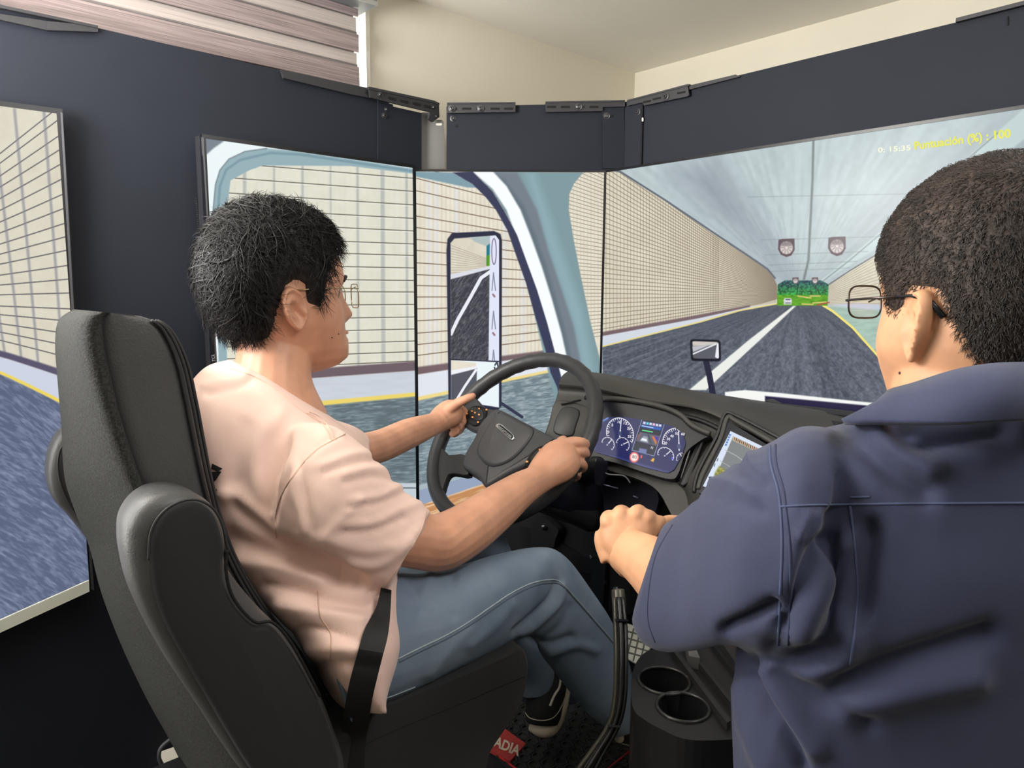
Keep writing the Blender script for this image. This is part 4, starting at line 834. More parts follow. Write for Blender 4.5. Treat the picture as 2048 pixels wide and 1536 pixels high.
hx = MB(); S = .021; poly2 = [(v.x, v.y) for v in mq]; lab = [pz.at(x, y) for x, y in ((962,1474),(1000,1450),(1056,1496),(1025,1524))]; lab2 = [(v.x, v.y) for v in lab]
xs = [v.x for v in mq]; ysx = [v.y for v in mq]
i = 0; xx = min(xs)
while xx < max(xs):
    yy_ = min(ysx)+(S*.866 if i % 2 else 0)
    while yy_ < max(ysx):
        if inside((xx, yy_), poly2) and not inside((xx, yy_), lab2):
            o_ = [V3((xx+S*.94*math.cos(math.pi/3*k), yy_+S*.94*math.sin(math.pi/3*k), zm)) for k in range(6)]; u_ = V3((0, 0, .006))
            in_ = [V3((xx, yy_, zm)).lerp(v, .72) for v in o_]
            hx.add([v+u_ for v in o_]+[v+u_ for v in in_]+o_+in_, [(k, (k+1) % 6, 6+(k+1) % 6, 6+k) for k in range(6)]+[(k, 12+k, 12+(k+1) % 6, (k+1) % 6) for k in range(6)]+[(6+k, 6+(k+1) % 6, 18+(k+1) % 6, 18+k) for k in range(6)])
        yy_ += S*1.732
    xx += S*1.5; i += 1
hc = hx.build('honeycomb_cells', M_mat, fm); hc['kind'] = 'stuff'
pz2 = plane_z(zm+.008)
lb = slab('label', [(950,1484),(1000,1450),(1052,1487),(1020,1522)], pz2, .008, M_red, fm)
text_on('lettering', 'CASCADIA', (936,1470), (1037,1512), (944,1452), pz2, .001, mat('label_letters', (208, 196, 176), .6), lb, .03)
MB().tube([pz.at(x, y, .004) for x, y in ((960,1485),(1030,1536),(1060,1560))], .003, 6).build('mat_edge', M_rl, fm, True)
MB().tube([pz.at(x, y, .004) for x, y in ((1254,1462),(1270,1494),(1225,1530),(1180,1570))], .0025, 6).build('mat_edge', M_rl, fm, True)
# ------------------------------------------------------------------ cables
cb = thing('cable_bundle', P(1240, 1300, 1.1), 'bundle of black cables tied together hanging beside the driver\'s right leg', 'cable')
M_cab = mat('cable_black', (30, 30, 32), .3); M_cab2 = mat('cable_dark_grey', (66, 64, 54), .28)  # second tone is a paler grey for one cable and the connector
for k, (dx, r, mm) in enumerate(((-8, 5.5, M_cab2), (-1, 5, M_cab), (6, 5, M_cab), (11, 4.5, M_cab), (2, 5, M_cab))):
    rows = [(1236+dx*.8, 1195, 1.20-.004*k, r, 1), (1240+dx, 1260, 1.17-.004*k, r, 1), (1241+dx, 1330, 1.14-.004*k, r, 1), (1238+dx, 1400, 1.12-.004*k, r, 1), (1226+dx, 1450, 1.11-.004*k, r, 1), (1196+dx*1.3, 1500, 1.10-.004*k, r, 1), (1166+dx*1.8, 1545, 1.09-.004*k, r, 1), (1130+dx*2, 1600, 1.08, r, 1)]
    ptube(MB(), rows, 8, 5).build('cable', mm, cb, True)
for x, y, d in ((1243, 1240, 1.17), (1228, 1452, 1.10)):
    slab('cable_tie', [(x-13, y-3), (x+14, y-1), (x+14, y+3), (x-13, y+2)], Plane(P(x, y, d-.015), -ray(x, y)), .028, M_gloss, cb)
ptl('connector', [(1236,1180,1.21,13,1),(1238,1205,1.2,14,1),(1240,1228,1.19,12,1)], M_cab2, cb)
# ------------------------------------------------------------------ cup holder console
zc = P(1365, 1410, 1.06).z; pc_ = plane_z(zc)
co = thing('cup_holder_console', pc_.at(1370, 1420), 'black plastic console with two cup holders between the seat and the instructor', 'console')
def cut(o, cutters):
    for c in cutters:
        b = o.modifiers.new('b', 'BOOLEAN'); b.object = c; b.operation = 'DIFFERENCE'; b.solver = 'EXACT'
    dg = bpy.context.evaluated_depsgraph_get(); me = bpy.data.meshes.new_from_object(o.evaluated_get(dg)); o.modifiers.clear(); o.data = me
    for c in cutters: bpy.data.objects.remove(c)
    return o
def cyl(c, r, z0, z1, n=40, r2=None): 
    return MB().loft([[V3((c.x+rr_*math.cos(2*math.pi*j/n), c.y+rr_*math.sin(2*math.pi*j/n), z)) for j in range(n)] for z, rr_ in ((z0, r2 or r), (z1, r))])
h1, h2 = pc_.at(1328, 1362), pc_.at(1366, 1415); r1, r2 = .040, .038
out = [(1262,1380),(1268,1335),(1290,1305),(1330,1295),(1372,1300),(1410,1345),(1470,1425),(1500,1470),(1440,1480),(1370,1478),(1316,1455),(1290,1440),(1268,1420)]
oq = [pc_.at(x, y) for x, y in catmull(out, 4, True)]
body = MB().prism(oq, [v-V3((0, 0, .13)) for v in oq]).build('tray', mat('console_plastic', (32, 32, 34), .35), co)
cut(body, [cyl(h1, r1, zc-.12, zc+.01, 40, r1*.86).build('c1'), cyl(h2, r2, zc-.12, zc+.01, 40, r2*.86).build('c2')]); body.name = 'tray'; bevel(body, .004, 2, 50)
for h, r in ((h1, r1), (h2, r2)): MB().tube([V3((h.x+r*math.cos(a*.1571), h.y+r*math.sin(a*.1571), zc+.001)) for a in range(40)], .0028, 8, 1, None, True).build('cup_rim', mat('rim_satin', (44, 44, 46), .25), co, True)
M_con = mat('console_side', (36, 36, 38), .5, bump=.06, bscale=500)
zs = zc+.012
for a in ([(1342,1296),(1350,1293),(1462,1440),(1454,1446)], [(1392,1318),(1398,1315),(1482,1420),(1476,1424)]): slab('rail', a, plane_z(zs), .02, M_con, co)
slab('side_deck', [(1380,1290),(1440,1262),(1560,1420),(1500,1470)], plane_z(zc+.004), .14, M_con, co)
slab('deck_ridge', [(1412,1272),(1420,1268),(1500,1370),(1492,1376)], plane_z(zc+.016), .02, M_blk, co)
slab('deck_ridge', [(1428,1262),(1470,1250),(1560,1370),(1512,1386)], plane_z(zc+.03), .05, M_con, co)
slab('corner_cap', [(1372,1285),(1385,1280),(1400,1316),(1378,1312)], plane_z(zc+.02), .03, mat('cap_grey', (92, 92, 92), .35), co)
cc_ = sum(oq, V3())/len(oq); pq_ = [cc_.lerp(v, .93) for v in oq]; MB().prism([V3((v.x, v.y, zc-.13)) for v in pq_], [V3((v.x, v.y, 0)) for v in pq_]).build('pedestal', M_con, co)
rb = tag(slab('release_button', rounded([(1473,1271),(1479,1269),(1489,1279),(1484,1285)], .2, 2), plane_z(zc+.045), .03, mat('button_red', (226, 62, 40), .4)), 'small red release button on the console beside the instructor', 'button')
# white box with a cable on the left panel near the floor
pjb = plane_y(1.60)
wb_ = thing('junction_box', pjb.at(370, 1525), 'white box low on the left panel, cut by the seat back cover', 'box')
slab('lid', [(332,1531),(400,1506),(430,1560),(380,1600),(345,1590)], pjb, .06, M_frame, wb_)
slab('cap', [(360,1480),(368,1478),(382,1508),(371,1506)], pjb, .03, mat('cap_yellowish', (222, 214, 150), .4), wb_)
lc = tag(MB().tube([pjb.at(x, y) for x, y in catmull([(362,1474),(340,1480),(322,1496),(318,1515),(326,1536),(340,1580)], 6)], .0045, 8).build('loose_cable', mat('cable_grey', (80, 82, 88), .35), None, True), 'thin grey cable looping out from behind the seat at lower left', 'cable')
# ------------------------------------------------------------------ people
from mathutils.bvhtree import BVHTree
Fh = V3((_F.x, _F.y, 0)).normalized(); Rh = V3((Fh.y, -Fh.x, 0)); UP = V3((0, 0, 1))
def bvh_of(o): return BVHTree.FromPolygons([v.co.copy() for v in o.data.vertices], [tuple(p.vertices) for p in o.data.polygons])
def surf_pts(bv, px, off=.0, dflt=None):
    out = []
    for x, y in px:
        r = ray(x, y).normalized(); h = bv.ray_cast(CAM, r)
        if h[0] is not None: out.append(h[0] - r*off)
    return out
def surf_line(name, bv, px, rad, m, parent, sub=8, off=.0, n=6):
    q = surf_pts(bv, [tuple(v) for v in catmull(px, sub)], off)
    if len(q) > 2: return MB().tube(q, rad, n).build(name, m, parent, True)
def folds(lst, noise=.0, nsc=14, seed=0):
    def f(co, no):
        x, y = proj_np(co); d = np.zeros(len(co))
        for amp, w, pts in lst:
            q = [tuple(v) for v in catmull(pts, 5)]; dd = seg_dist(x, y, q); d += amp*np.exp(-(dd/w)**2)
        if noise: d += noise*(vnoise(co[:, 0]*nsc+co[:, 2]*nsc*.6+50, co[:, 1]*nsc+co[:, 2]*nsc*.8+50, seed)-.5)
        return d
    return f
def interp(z, tab, c): return np.interp(z, [t[0] for t in tab], [t[c] for t in tab])
HT = [(-.128,.052,-.050,.020),(-.120,.074,-.052,.034),(-.108,.088,-.056,.047),(-.09,.092,-.060,.058),(-.07,.092,-.068,.065),(-.05,.090,-.080,.070),(-.03,.088,-.090,.073),(-.01,.086,-.097,.0755),(.01,.091,-.100,.0765),(.04,.091,-.100,.0765),(.07,.080,-.092,.071),(.095,.060,-.076,.058),(.112,.034,-.052,.038),(.121,.004,-.02,.012)]
class Head:
    def __init__(s, c, f, up=UP, sc=1., tab=HT, cheek=0.):
        s.c = V3(c); s.f = V3(f).normalized(); s.r = s.f.cross(up).normalized(); s.u = s.r.cross(s.f).normalized(); s.sc = sc; s.tab = tab; s.cheek = cheek
    def w(s, x, y, z): return s.c + (s.r*x + s.f*y + s.u*z)*s.sc
    def surf(s, ang, z, off=0., feat=True):   # ang 0 = face, + = right
        F, B, Wd = interp(z, s.tab, 1), interp(z, s.tab, 2), interp(z, s.tab, 3); sy, cy = np.sin(ang), np.cos(ang)
        y0 = -.012; e = .88
        x = Wd*np.sign(sy)*np.abs(sy)**e; y = np.where(cy > 0, (F-y0)*np.abs(cy)**e, (B-y0)*np.abs(cy)**e)+y0
        if feat:
            fr = np.clip(cy*2, 0, 1)
            nose = np.interp(z, [-.056, -.05, -.04, -.02, .005, .018], [0, .013, .027, .018, .007, 0]); wn = np.interp(z, [-.055, -.04, .01], [.015, .012, .007])
            y = y + fr*nose*np.exp(-(x/wn)**2)
            y = y - fr*.010*np.exp(-((np.abs(x)-.033)/.014)**2-((z+.004)/.011)**2)
            y = y + fr*.005*np.exp(-(x/.045)**2-((z-.020)/.008)**2)
            y = y + fr*.006*np.exp(-(x/.020)**2-((z+.067)/.005)**2) + fr*.007*np.exp(-(x/.018)**2-((z+.079)/.005)**2) - fr*.004*np.exp(-(x/.022)**2-((z+.073)/.0025)**2)
            y = y + fr*.006*np.exp(-(x/.018)**2-((z+.106)/.012)**2)
            x = x + np.sign(x)*(.004+s.cheek)*np.exp(-((z+.045)/.03)**2)*np.clip(np.abs(sy)*1.2, 0, 1)*np.clip(cy+.6, 0, 1)
        nx, ny, nz_ = x/.076**2, (y-y0)/.1**2, np.maximum(z-.02, 0)/.1**2; k = off/np.sqrt(nx*nx+ny*ny+nz_*nz_+1e-9); return x+nx*k, y+ny*k, z+nz_*k
    def add(s, mb, nz=56, na=72):
        zs = np.concatenate([np.linspace(-.128, .10, nz), np.linspace(.105, .1212, 8)]); rg = []
        for z in zs:
            a = np.linspace(0, 2*np.pi, na, endpoint=False); x, y, zz = s.surf(a, np.full(na, z)); rg.append([s.w(*q) for q in zip(x, y, zz)])
        mb.loft(rg); return mb
    def ear(s, mb, side, y=-.008, z=-.028, h=.034, wd=.019, tilt=.42):
        o = V3((side*(interp(z, s.tab, 3)+.001), y, z)); eu = V3((-side*-.0, 0, 0))
        fwd = V3((-side*math.sin(tilt), math.cos(tilt), 0)); upv = V3((0, -.18, 1)).normalized(); nn = V3((side*math.cos(tilt), math.sin(tilt), 0))
        front, back = [], []; na = 40
        for r in (0.02, .15, .3, .42, .55, .66, .76, .84, .9, .95, .99, 1.):
            rf, rb = [], []
            for i in range(na):
                a = 2*math.pi*i/na; ca, sa = math.cos(a), math.sin(a)
                W_ = wd*(1.0 if sa > 0 else 1-.35*sa*sa)*(1+.08*sa); H_ = h*(1 if sa > 0 else .98)
                uu = ca*W_*r; vv = sa*H_*r; lobe = max(0, -sa-.55)*1.6
                hh = .003+.0095*math.exp(-((r-.9)/.085)**2)*(1-lobe)*(.55+.45*(1 if ca < .3 else .6)) + .0060*math.exp(-((math.hypot(uu+.003, vv*.8-.002)-.0105)/.0026)**2)*(1 if ca < .35 else .2)
                hh -= .010*math.exp(-((uu-.003)/.0075)**2-((vv+.004)/.0105)**2); hh += .006*math.exp(-((uu-.013)/.004)**2-((vv+.004)/.006)**2)
                hh *= (1-r**10*.7); push = -uu*.18
                rf.append(o+fwd*uu+upv*vv+nn*(hh+push+.007)); rb.append(o+fwd*uu*.96+upv*vv*.96+nn*(push-.001*r+.003-.012*(1-r)))
            front.append(rf); back.append(rb)
        rings = [[s.w(*v) for v in r] for r in front]+[[s.w(*v) for v in r] for r in back[::-1]]
        mb.loft(rings); return mb
def hair_shell(hd, mask, thick, name, m, parent, nz=70, na=110):
    zs = np.concatenate([np.linspace(-.126, .10, nz), np.linspace(.104, .1212, 9)]); rg = []
    for z in zs:
        a = np.linspace(0, 2*np.pi, na, endpoint=False); zz = np.full(na, z); x, y, _ = hd.surf(a, zz, 0, False); k = mask(x, y, zz); t = thick(x, y, zz)
        off = np.where(k > 0, t*np.clip(k, 0, 1)**.5, 0)-.004*(1-np.clip(k*3, 0, 1)); x, y, z2 = hd.surf(a, zz, off, False); rg.append([hd.w(*q) for q in zip(x, y, z2)])
    return MB().loft(rg).build(name, m, parent, True)
def strands(name, hd, mask, thick, N, L, W_, flow, m, parent, segs=5, curl=0., lift=.0, jit=.5, keep=None, seed=1):
    r = np.random.default_rng(seed); vs, fs = [], []; cnt = 0; tries = 0
    while cnt < N and tries < N*12:
        tries += 1; z = r.uniform(-.115, .121); a = r.uniform(-math.pi, math.pi); x, y, _ = hd.surf(np.array([a]), np.array([z]), 0, False); k = float(mask(x, y, np.array([z]))[0])
        if k <= .02: continue
        if z > .112 and r.random() > .6: continue
        t = float(thick(x, y, np.array([z]))[0])*min(1, k)**.5; x1, y1, z1 = hd.surf(np.array([a]), np.array([z]), t*.98, False); p = np.array([x1[0], y1[0], z1[0]])
        if keep and not keep(p): continue
        n = np.array([p[0]/.076**2, (p[1]+.012)/.1**2, max(p[2]-.02, 0)/.1**2]); n /= np.linalg.norm(n)
        d = np.array(flow(p), float)+r.normal(0, jit, 3); d -= n*d.dot(n); d /= np.linalg.norm(d)+1e-6; sd = np.cross(n, d)
        l = L*r.uniform(.6, 1.25)*(.35+.65*min(1, t/.015)) if curl else L*r.uniform(.6, 1.3); lf = lift*r.uniform(.3, 1.4); ph = r.uniform(0, 6.3); cu = curl*r.uniform(.3, 1.2); w = W_*r.uniform(.6, 1.3); b = len(vs)
        for i in range(segs+1):
            q = i/segs; c = p+d*l*q+n*(lf*math.sin(q*2.4)-l*l*q*q*(1.6 if curl else 1.8))+sd*cu*math.sin(ph+q*4.5)+n*cu*.5*math.cos(ph+q*5)
            ww = w*(1-q)**.6+.00004
            for j in range(3): aa = 2.094*j; vs.append(hd.w(*(c+sd*math.cos(aa)*ww+n*math.sin(aa)*ww)))
        for i in range(segs):
            for j in range(3): fs.append((b+i*3+j, b+i*3+(j+1) % 3, b+i*3+3+(j+1) % 3, b+i*3+3+j))
        cnt += 1
    return mk(name, vs, fs, m, parent, True)
M_skin = mat('skin_driver', (206, 152, 124), .48, noise=.10, nscale=22, bump=.05, bscale=500, sss=.12); M_skin2 = mat('skin_instructor', (204, 152, 116), .58, noise=.09, nscale=26, bump=.05, bscale=500, sss=.12)
M_tee = mat('tee_peach', (238, 204, 192), .85, bump=.12, bscale=900, noise=.03, nscale=10, sheen=.1); M_tees = mat('tee_seam', (214, 178, 160), .85)
M_jean = mat('denim_light', (128, 143, 160), .85, noise=.16, nscale=7, bump=.25, bscale=900, rgb2=(104, 121, 141)); M_jst = mat('denim_stitch', (150, 162, 170), .8); M_jgr = mat('denim_groove', (84, 98, 110), .9)
M_hair = mat('hair_black', (24, 22, 24), .45, spec=.4); M_hair2 = mat('hair_dark_brown', (44, 36, 32), .5, noise=.4, nscale=30, spec=.4); M_scalp = mat('scalp_brown', (58, 46, 40), .7, noise=.35, nscale=26, bump=.3, bscale=300)
M_gold = mat('wire_gold', (206, 190, 150), .25, metal=1.); M_gun = mat('wire_dark', (74, 66, 64), .3, metal=.8)
lens = bpy.data.materials.new('lens_glass'); lens.use_nodes = True; nt = lens.node_tree; nt.nodes.clear()
o_ = nt.nodes.new('ShaderNodeOutputMaterial'); mx = nt.nodes.new('ShaderNodeMixShader'); tr = nt.nodes.new('ShaderNodeBsdfTransparent'); gl = nt.nodes.new('ShaderNodeBsdfGlossy'); fr = nt.nodes.new('ShaderNodeFresnel')
gl.inputs['Roughness'].default_value = .02; nt.nodes.remove(fr); mx.inputs[0].default_value = .06; nt.links.new(tr.outputs[0], mx.inputs[1]); nt.links.new(gl.outputs[0], mx.inputs[2]); nt.links.new(mx.outputs[0], o_.inputs[0])
# =================================================================== driver
drv = thing('person', P(620, 1300, 1.1), 'young man with black wavy hair, glasses, peach T-shirt and jeans holding the wheel', 'person')
a = math.radians(51); hd = Head(P(570, 585, 1.14), Fh*math.cos(a)+Rh*math.sin(a)+UP*.03, sc=1.02, tab=[(t[0], t[1]+(.006 if -.125 < t[0] < -.08 else 0), t[2], t[3]) for t in HT])
b = MB(); hd.add(b); hd.ear(b, 1, -.020, -.024, .034, .021, .12); hd.ear(b, -1)
ptube(b, [(562,640,1.14,72,1),(552,700,1.13,72,1),(545,760,1.12,78,1.05),(545,830,1.12,108,1.1)], 20)
# right arm and hand on the rim
ptube(b, [(685,990,1.03,58,.9),(765,1062,1.07,54,.95),(842,1082,1.11,56,1),(885,1083,1.14,57,1),(935,1058,1.18,53,1),(990,1018,1.25,46,.95),(1040,980,1.32,36,.9),(1078,958,1.37,30,.85),(1096,944,1.39,33,.8)], 18)
ptube(b, [(1072,960,1.37,28,.8),(1095,940,1.395,38,.75),(1118,922,1.41,43,.7),(1138,906,1.425,36,.65),(1148,900,1.43,24,.6)], 18)
for k, (pts) in enumerate(([(1112,898),(1140,886),(1163,886),(1174,893),(1166,903)], [(1120,912),(1146,902),(1166,904),(1172,912),(1160,919)], [(1122,930),(1145,922),(1161,926),(1165,935),(1154,941)], [(1120,946),(1138,940),(1152,945),(1153,953),(1143,957)])):
    ds_ = (1.425, 1.425, 1.43, 1.46, 1.475); rr = (13, 12.5, 11.5, 10.5, 9) if k < 3 else (11, 10.5, 9.5, 9, 8)
    ptube(b, [(x, y, d+.002*k, r_, 1) for (x, y), d, r_ in zip(pts, ds_, rr)], 12, 5)
ptube(b, [(1100,925,1.405,16,1),(1112,900,1.415,13,1),(1122,884,1.43,11,1),(1128,878,1.45,8,1)], 10)   # thumb over the far side
# left arm and hand
ptube(b, [(640,908,1.24,42,1),(700,905,1.34,36,1),(760,892,1.46,33,.95),(820,866,1.57,30,.9),(868,848,1.65,22.5,.85),(884,840,1.67,23,.8)], 16)
ptube(b, [(868,848,1.655,21,.8),(888,834,1.68,27,.75),(905,824,1.695,27,.7),(918,818,1.705,20,.65)], 16)
ptube(b, [(893,822,1.675,13,1),(912,808,1.675,10.5,1),(930,799,1.675,9,1),(944,793,1.68,7.5,1),(949,790,1.685,5,1)], 12)   # thumb along the rim
for k, pts in enumerate(([(910,815),(926,822),(932,838),(924,846)], [(908,826),(924,836),(927,850),(918,855)], [(904,836),(918,847),(920,860),(911,864)], [(898,844),(910,856),(911,866),(904,868)])):
    ptube(b, [(x, y, d, r_, 1) for (x, y), d, r_ in zip(pts, (1.70, 1.725, 1.725, 1.70), (9.5, 9, 8.5, 7))], 10, 5)
body = fuse('body', b, .0024, 5, M_skin, drv)
# eyes, brow, lips
def on_face(x, z, off=0.):
    aa = math.atan2(x, .085); q = hd.surf(np.array([aa]), np.array([z]), off); return hd.w(float(q[0][0]), float(q[1][0]), float(q[2][0]))
for s_ in (1, -1):
    e = MB().ell(hd.w(s_*.032, .0615, -.004), (hd.r, hd.f, hd.u), (.0125, .0125, .0115)).build('eye', mat('eye_white', (225, 220, 212), .2), drv, True)
    MB().ell(hd.w(s_*.032, .071, -.004), (hd.r, hd.f, hd.u), (.005, .0035, .005), 10, 6).build('iris', mat('iris_brown', (40, 26, 20), .2), e, True)
    MB().tube([on_face(s_*x, z, .0012) for x, z in ((.014, .018), (.026, .023), (.040, .022), (.050, .015))], [.002, .0034, .003, .0012], 6).build('eyebrow', M_hair, drv, True)
MB().tube([on_face(x, -.068+.001*math.cos(x*120), .0008) for x in np.linspace(-.024, .024, 9)], [.001, .002, .0026, .003, .0028, .003, .0026, .002, .001], 8, .8).build('lips', mat('lips', (196, 132, 112), .4), drv, True)
for x, y in ((664, 675), (677, 668)): 
    q = surf_pts(bvh_of(body), [(x, y)]); 
    if q: MB().ell(q[0], ((1,0,0),(0,1,0),(0,0,1)), (.0013,)*3, 8, 5).build('mole', mat('mole', (70, 44, 36), .6), drv, True)
# hair
HL = ([-.12, -.085, -.065, -.050, -.040, -.028, -.012, .000, .004, .024, .032, .046, .066, .100], [-.098, -.094, -.088, -.066, -.020, .010, .020, .012, -.018, -.026, .004, .046, .066, .078])
def dmask(x, y, z): return np.clip((z-np.interp(y, *HL))/.022, 0, 1)*np.where((np.abs(x) > .03) | (y < .06) | (z > .05), 1, 0)
def dth(x, y, z): return .006+.010*np.clip((z+.07)/.10, 0, 1)*np.clip((.09-y)/.07, .2, 1)+.008*np.clip((-y-.02)/.06, 0, 1)*np.clip((z+.06)/.05, 0, 1)+.003*np.clip((z-.07)/.04, 0, 1) - .003*np.clip((np.abs(x)-.06)/.015, 0, 1)
hs = hair_shell(hd, dmask, dth, 'hair', M_hair, drv)
def dflow(p):
    c = np.array([.01, -.055, .11]); d = p-c; d[2] -= .03
    if p[1] > 0 and p[2] > .06: d += np.array([0, .08, 0])
    return d
st = strands('hair_strands', hd, dmask, dth, 7500, .042, .0006, dflow, M_hair, hs, 7, .003, .003, .22, lambda p: not (abs(p[0]) > .05 and p[2] < .045 and -.06 < p[1] < .02), 3); st['kind'] = 'stuff'
st = strands('hair_locks', hd, dmask, dth, 420, .045, .0020, dflow, M_hair, hs, 8, .004, .003, .2, lambda p: p[2] > .05 or (p[1] < -.055 and p[2] > -.03), 5); st['kind'] = 'stuff'
# glasses
g = MB().tube([hd.w(.079, -.02, .004), hd.w(.081, .02, .006), hd.w(.074, .075, .005), hd.w(.062, .095, .004)], .0010, 6).build('glasses', M_gold, drv, True)
def lens_ring(hd, cx, cy, w, h, par, m, r, zc=-.008, wrap=.25):
    pts = [hd.w(cx+w*math.copysign(abs(math.cos(t))**.6, math.cos(t)), cy-abs(cx+w*math.cos(t))*wrap, zc+h*math.copysign(abs(math.sin(t))**.6, math.sin(t))) for t in (2*math.pi*i/32 for i in range(32))]
    MB().tube(pts, r, 6, 1, None, True).build('lens_rim', m, par, True); c = sum(pts, V3())/32
    MB().prism([c.lerp(p_, .97) for p_ in pts], [c.lerp(p_, .97)+hd.f*hd.sc*.0012 for p_ in pts]).build('lens', lens, par)
for s_ in (1, -1): lens_ring(hd, s_*.036, .110, .025, .019, g, M_gold, .0009)
MB().tube([hd.w(-.010, .118, .002), hd.w(0, .121, .006), hd.w(.010, .118, .002)], .0009, 6).build('bridge', M_gold, g, True)
MB().tube([hd.w(-.079, -.02, .004), hd.w(-.081, .02, .006), hd.w(-.062, .095, .004)], .0010, 6).build('temple', M_gold, g, True)
# T-shirt
b = MB()
pslab(b, [(470,722,610,800,1.13,.075,.0),(432,742,668,842,1.13,.115,-.02),(405,790,712,890,1.125,.15,-.03),(396,850,735,950,1.12,.165,-.04),(404,930,752,1020,1.11,.168,-.04),(428,1020,778,1095,1.10,.165,-.03),(470,1110,800,1170,1.09,.165,-.02),(525,1190,812,1240,1.07,.165,0),(585,1270,802,1300,1.05,.165,.02),(640,1350,765,1380,1.04,.15,.02),(676,1420,728,1425,1.03,.12,.02)], 32, 5, .86)
pslab(b, [(590,850,545,1030,1.00,.10,0),(650,855,580,1085,.985,.105,0),(705,885,622,1112,.985,.105,0),(755,932,668,1138,1.00,.10,0),(810,985,722,1168,1.03,.098,0),(864,1026,774,1190,1.055,.092,0)], 24, 5, .9)
pslab(b, [(560,790,610,990,1.22,.11,0),(640,832,640,985,1.27,.105,0),(708,858,700,966,1.33,.10,0),(738,880,736,952,1.37,.09,0)], 20, 5, .9)
FT = [(.005,16,[(560,1060),(575,1000),(600,950),(640,900),(664,880)]),(-.006,9,[(553,1060),(556,1010),(585,950),(628,900),(668,876)]),
 (.003,9,[(640,935),(700,912),(740,908)]),(-.003,7,[(650,946),(705,924),(745,920)]),(.0035,10,[(690,950),(740,938),(780,944)]),(-.003,7,[(690,964),(745,952),(786,958)]),(.003,9,[(700,1002),(760,992),(810,968)]),(-.003,7,[(700,1014),(760,1004),(812,980)]),
 (.003,10,[(690,1050),(750,1045),(800,1020),(840,1004)]),(-.003,8,[(690,1064),(750,1060),(810,1034)]),(.004,10,[(590,930),(598,1000),(610,1060)]),(-.003,8,[(604,930),(612,1000),(624,1060)]),(.003,9,[(640,1080),(680,1040),(720,1000)]),(.004,14,[(660,1080),(730,1100),(800,1090),(850,1060)]),(.004,12,[(700,1130),(760,1130),(820,1090)]),
 (-.010,14,[(470,1010),(520,1050),(560,1085),(640,1120),(720,1165)]),(.009,18,[(450,990),(500,1020),(548,1060)]),(-.012,16,[(455,1075),(520,1100),(590,1120),(680,1150)]),(.010,18,[(480,1120),(560,1130),(640,1160)]),
 (-.008,12,[(520,1170),(590,1180),(660,1200),(740,1210)]),(.008,14,[(560,1210),(640,1225),(720,1240)]),(-.007,12,[(590,1260),(650,1262),(720,1280)]),(.007,14,[(620,1300),(680,1295),(740,1300)]),(-.006,10,[(640,1330),(700,1330),(750,1330)]),
 (.004,10,[(410,770),(450,760),(490,755)]),(-.004,8,[(415,785),(455,778),(495,768)]),(.004,16,[(520,990),(505,930),(525,870),(560,830)]),(-.004,20,[(470,960),(470,900),(490,850)])]
tee = fuse('tshirt', b, .0048, 7, M_tee, drv, .5, folds(FT, .010, 11, 4))
bt = bvh_of(tee)
surf_line('sleeve_seam', bt, [(553,1075),(552,1030),(566,985),(596,940),(632,902),(664,882),(690,868)], .0013, M_tees, tee, 8, 0)
surf_line('shoulder_seam', bt, [(664,882),(650,855),(630,835),(612,826)], .0012, M_tees, tee, 8, 0)
surf_line('shoulder_seam', bt, [(671,880),(657,853),(637,833),(618,824)], .0012, M_tees, tee, 8, 0)
surf_line('hem', bt, [(852,1022),(842,1060),(812,1110),(766,1180)], .0010, M_tees, tee, 8, 0)
surf_line('side_seam', bt, [(636,1180),(640,1230),(662,1270),(660,1320)], .0010, M_tees, tee, 8, 0)
surf_line('collar_seam', bt, [(460,738),(505,752),(550,778),(590,812),(622,834),(650,850)], .0009, M_tees, tee, 8, 0)
for q in ([(424,927),(445,937),(436,944),(422,938)], [(422,944),(443,943),(432,960),(424,966)], [(429,976),(434,980),(430,986)]):
    pts = surf_pts(bt, q, .002)
    if len(pts) == len(q): MB().prism(pts, [v+ray(440, 950)*.004 for v in pts]).build('print_mark', mat('print_black', (22, 22, 24), .7), tee)
# jeans
b = MB()
pslab(b, [(620,1210,700,1440,1.06,.14,0),(700,1172,735,1410,1.08,.115,0),(790,1150,800,1384,1.10,.10,0),(846,1150,842,1363,1.125,.097,0),(908,1140,900,1335,1.16,.094,0),(993,1112,975,1302,1.22,.088,0),(1050,1096,1025,1280,1.27,.082,0),(1085,1094,1058,1262,1.30,.078,0)], 24, 5, .95)
pslab(b, [(1060,1096,1030,1262,1.28,.075,0),(1100,1096,1050,1262,1.31,.080,0),(1136,1120,1068,1282,1.36,.080,0),(1180,1178,1092,1318,1.42,.078,0),(1225,1245,1130,1368,1.49,.078,0),(1258,1325,1176,1424,1.56,.078,0),(1272,1400,1212,1452,1.62,.075,0),(1278,1462,1222,1478,1.67,.07,0)], 24, 5, .95)
pslab(b, [(660,1200,720,1400,1.24,.12,0),(780,1120,800,1300,1.32,.10,0),(870,1078,890,1220,1.42,.085,0),(930,1052,935,1180,1.50,.078,0)], 20, 5, .95)
ptube(b, [(885,1100,1.44,60,1),(920,1075,1.49,58,1),(955,1085,1.55,54,1),(990,1150,1.64,50,1),(1025,1230,1.74,47,1),(1048,1290,1.82,45,1),(1062,1330,1.88,44,1),(1068,1362,1.91,43,1)], 18, 5)
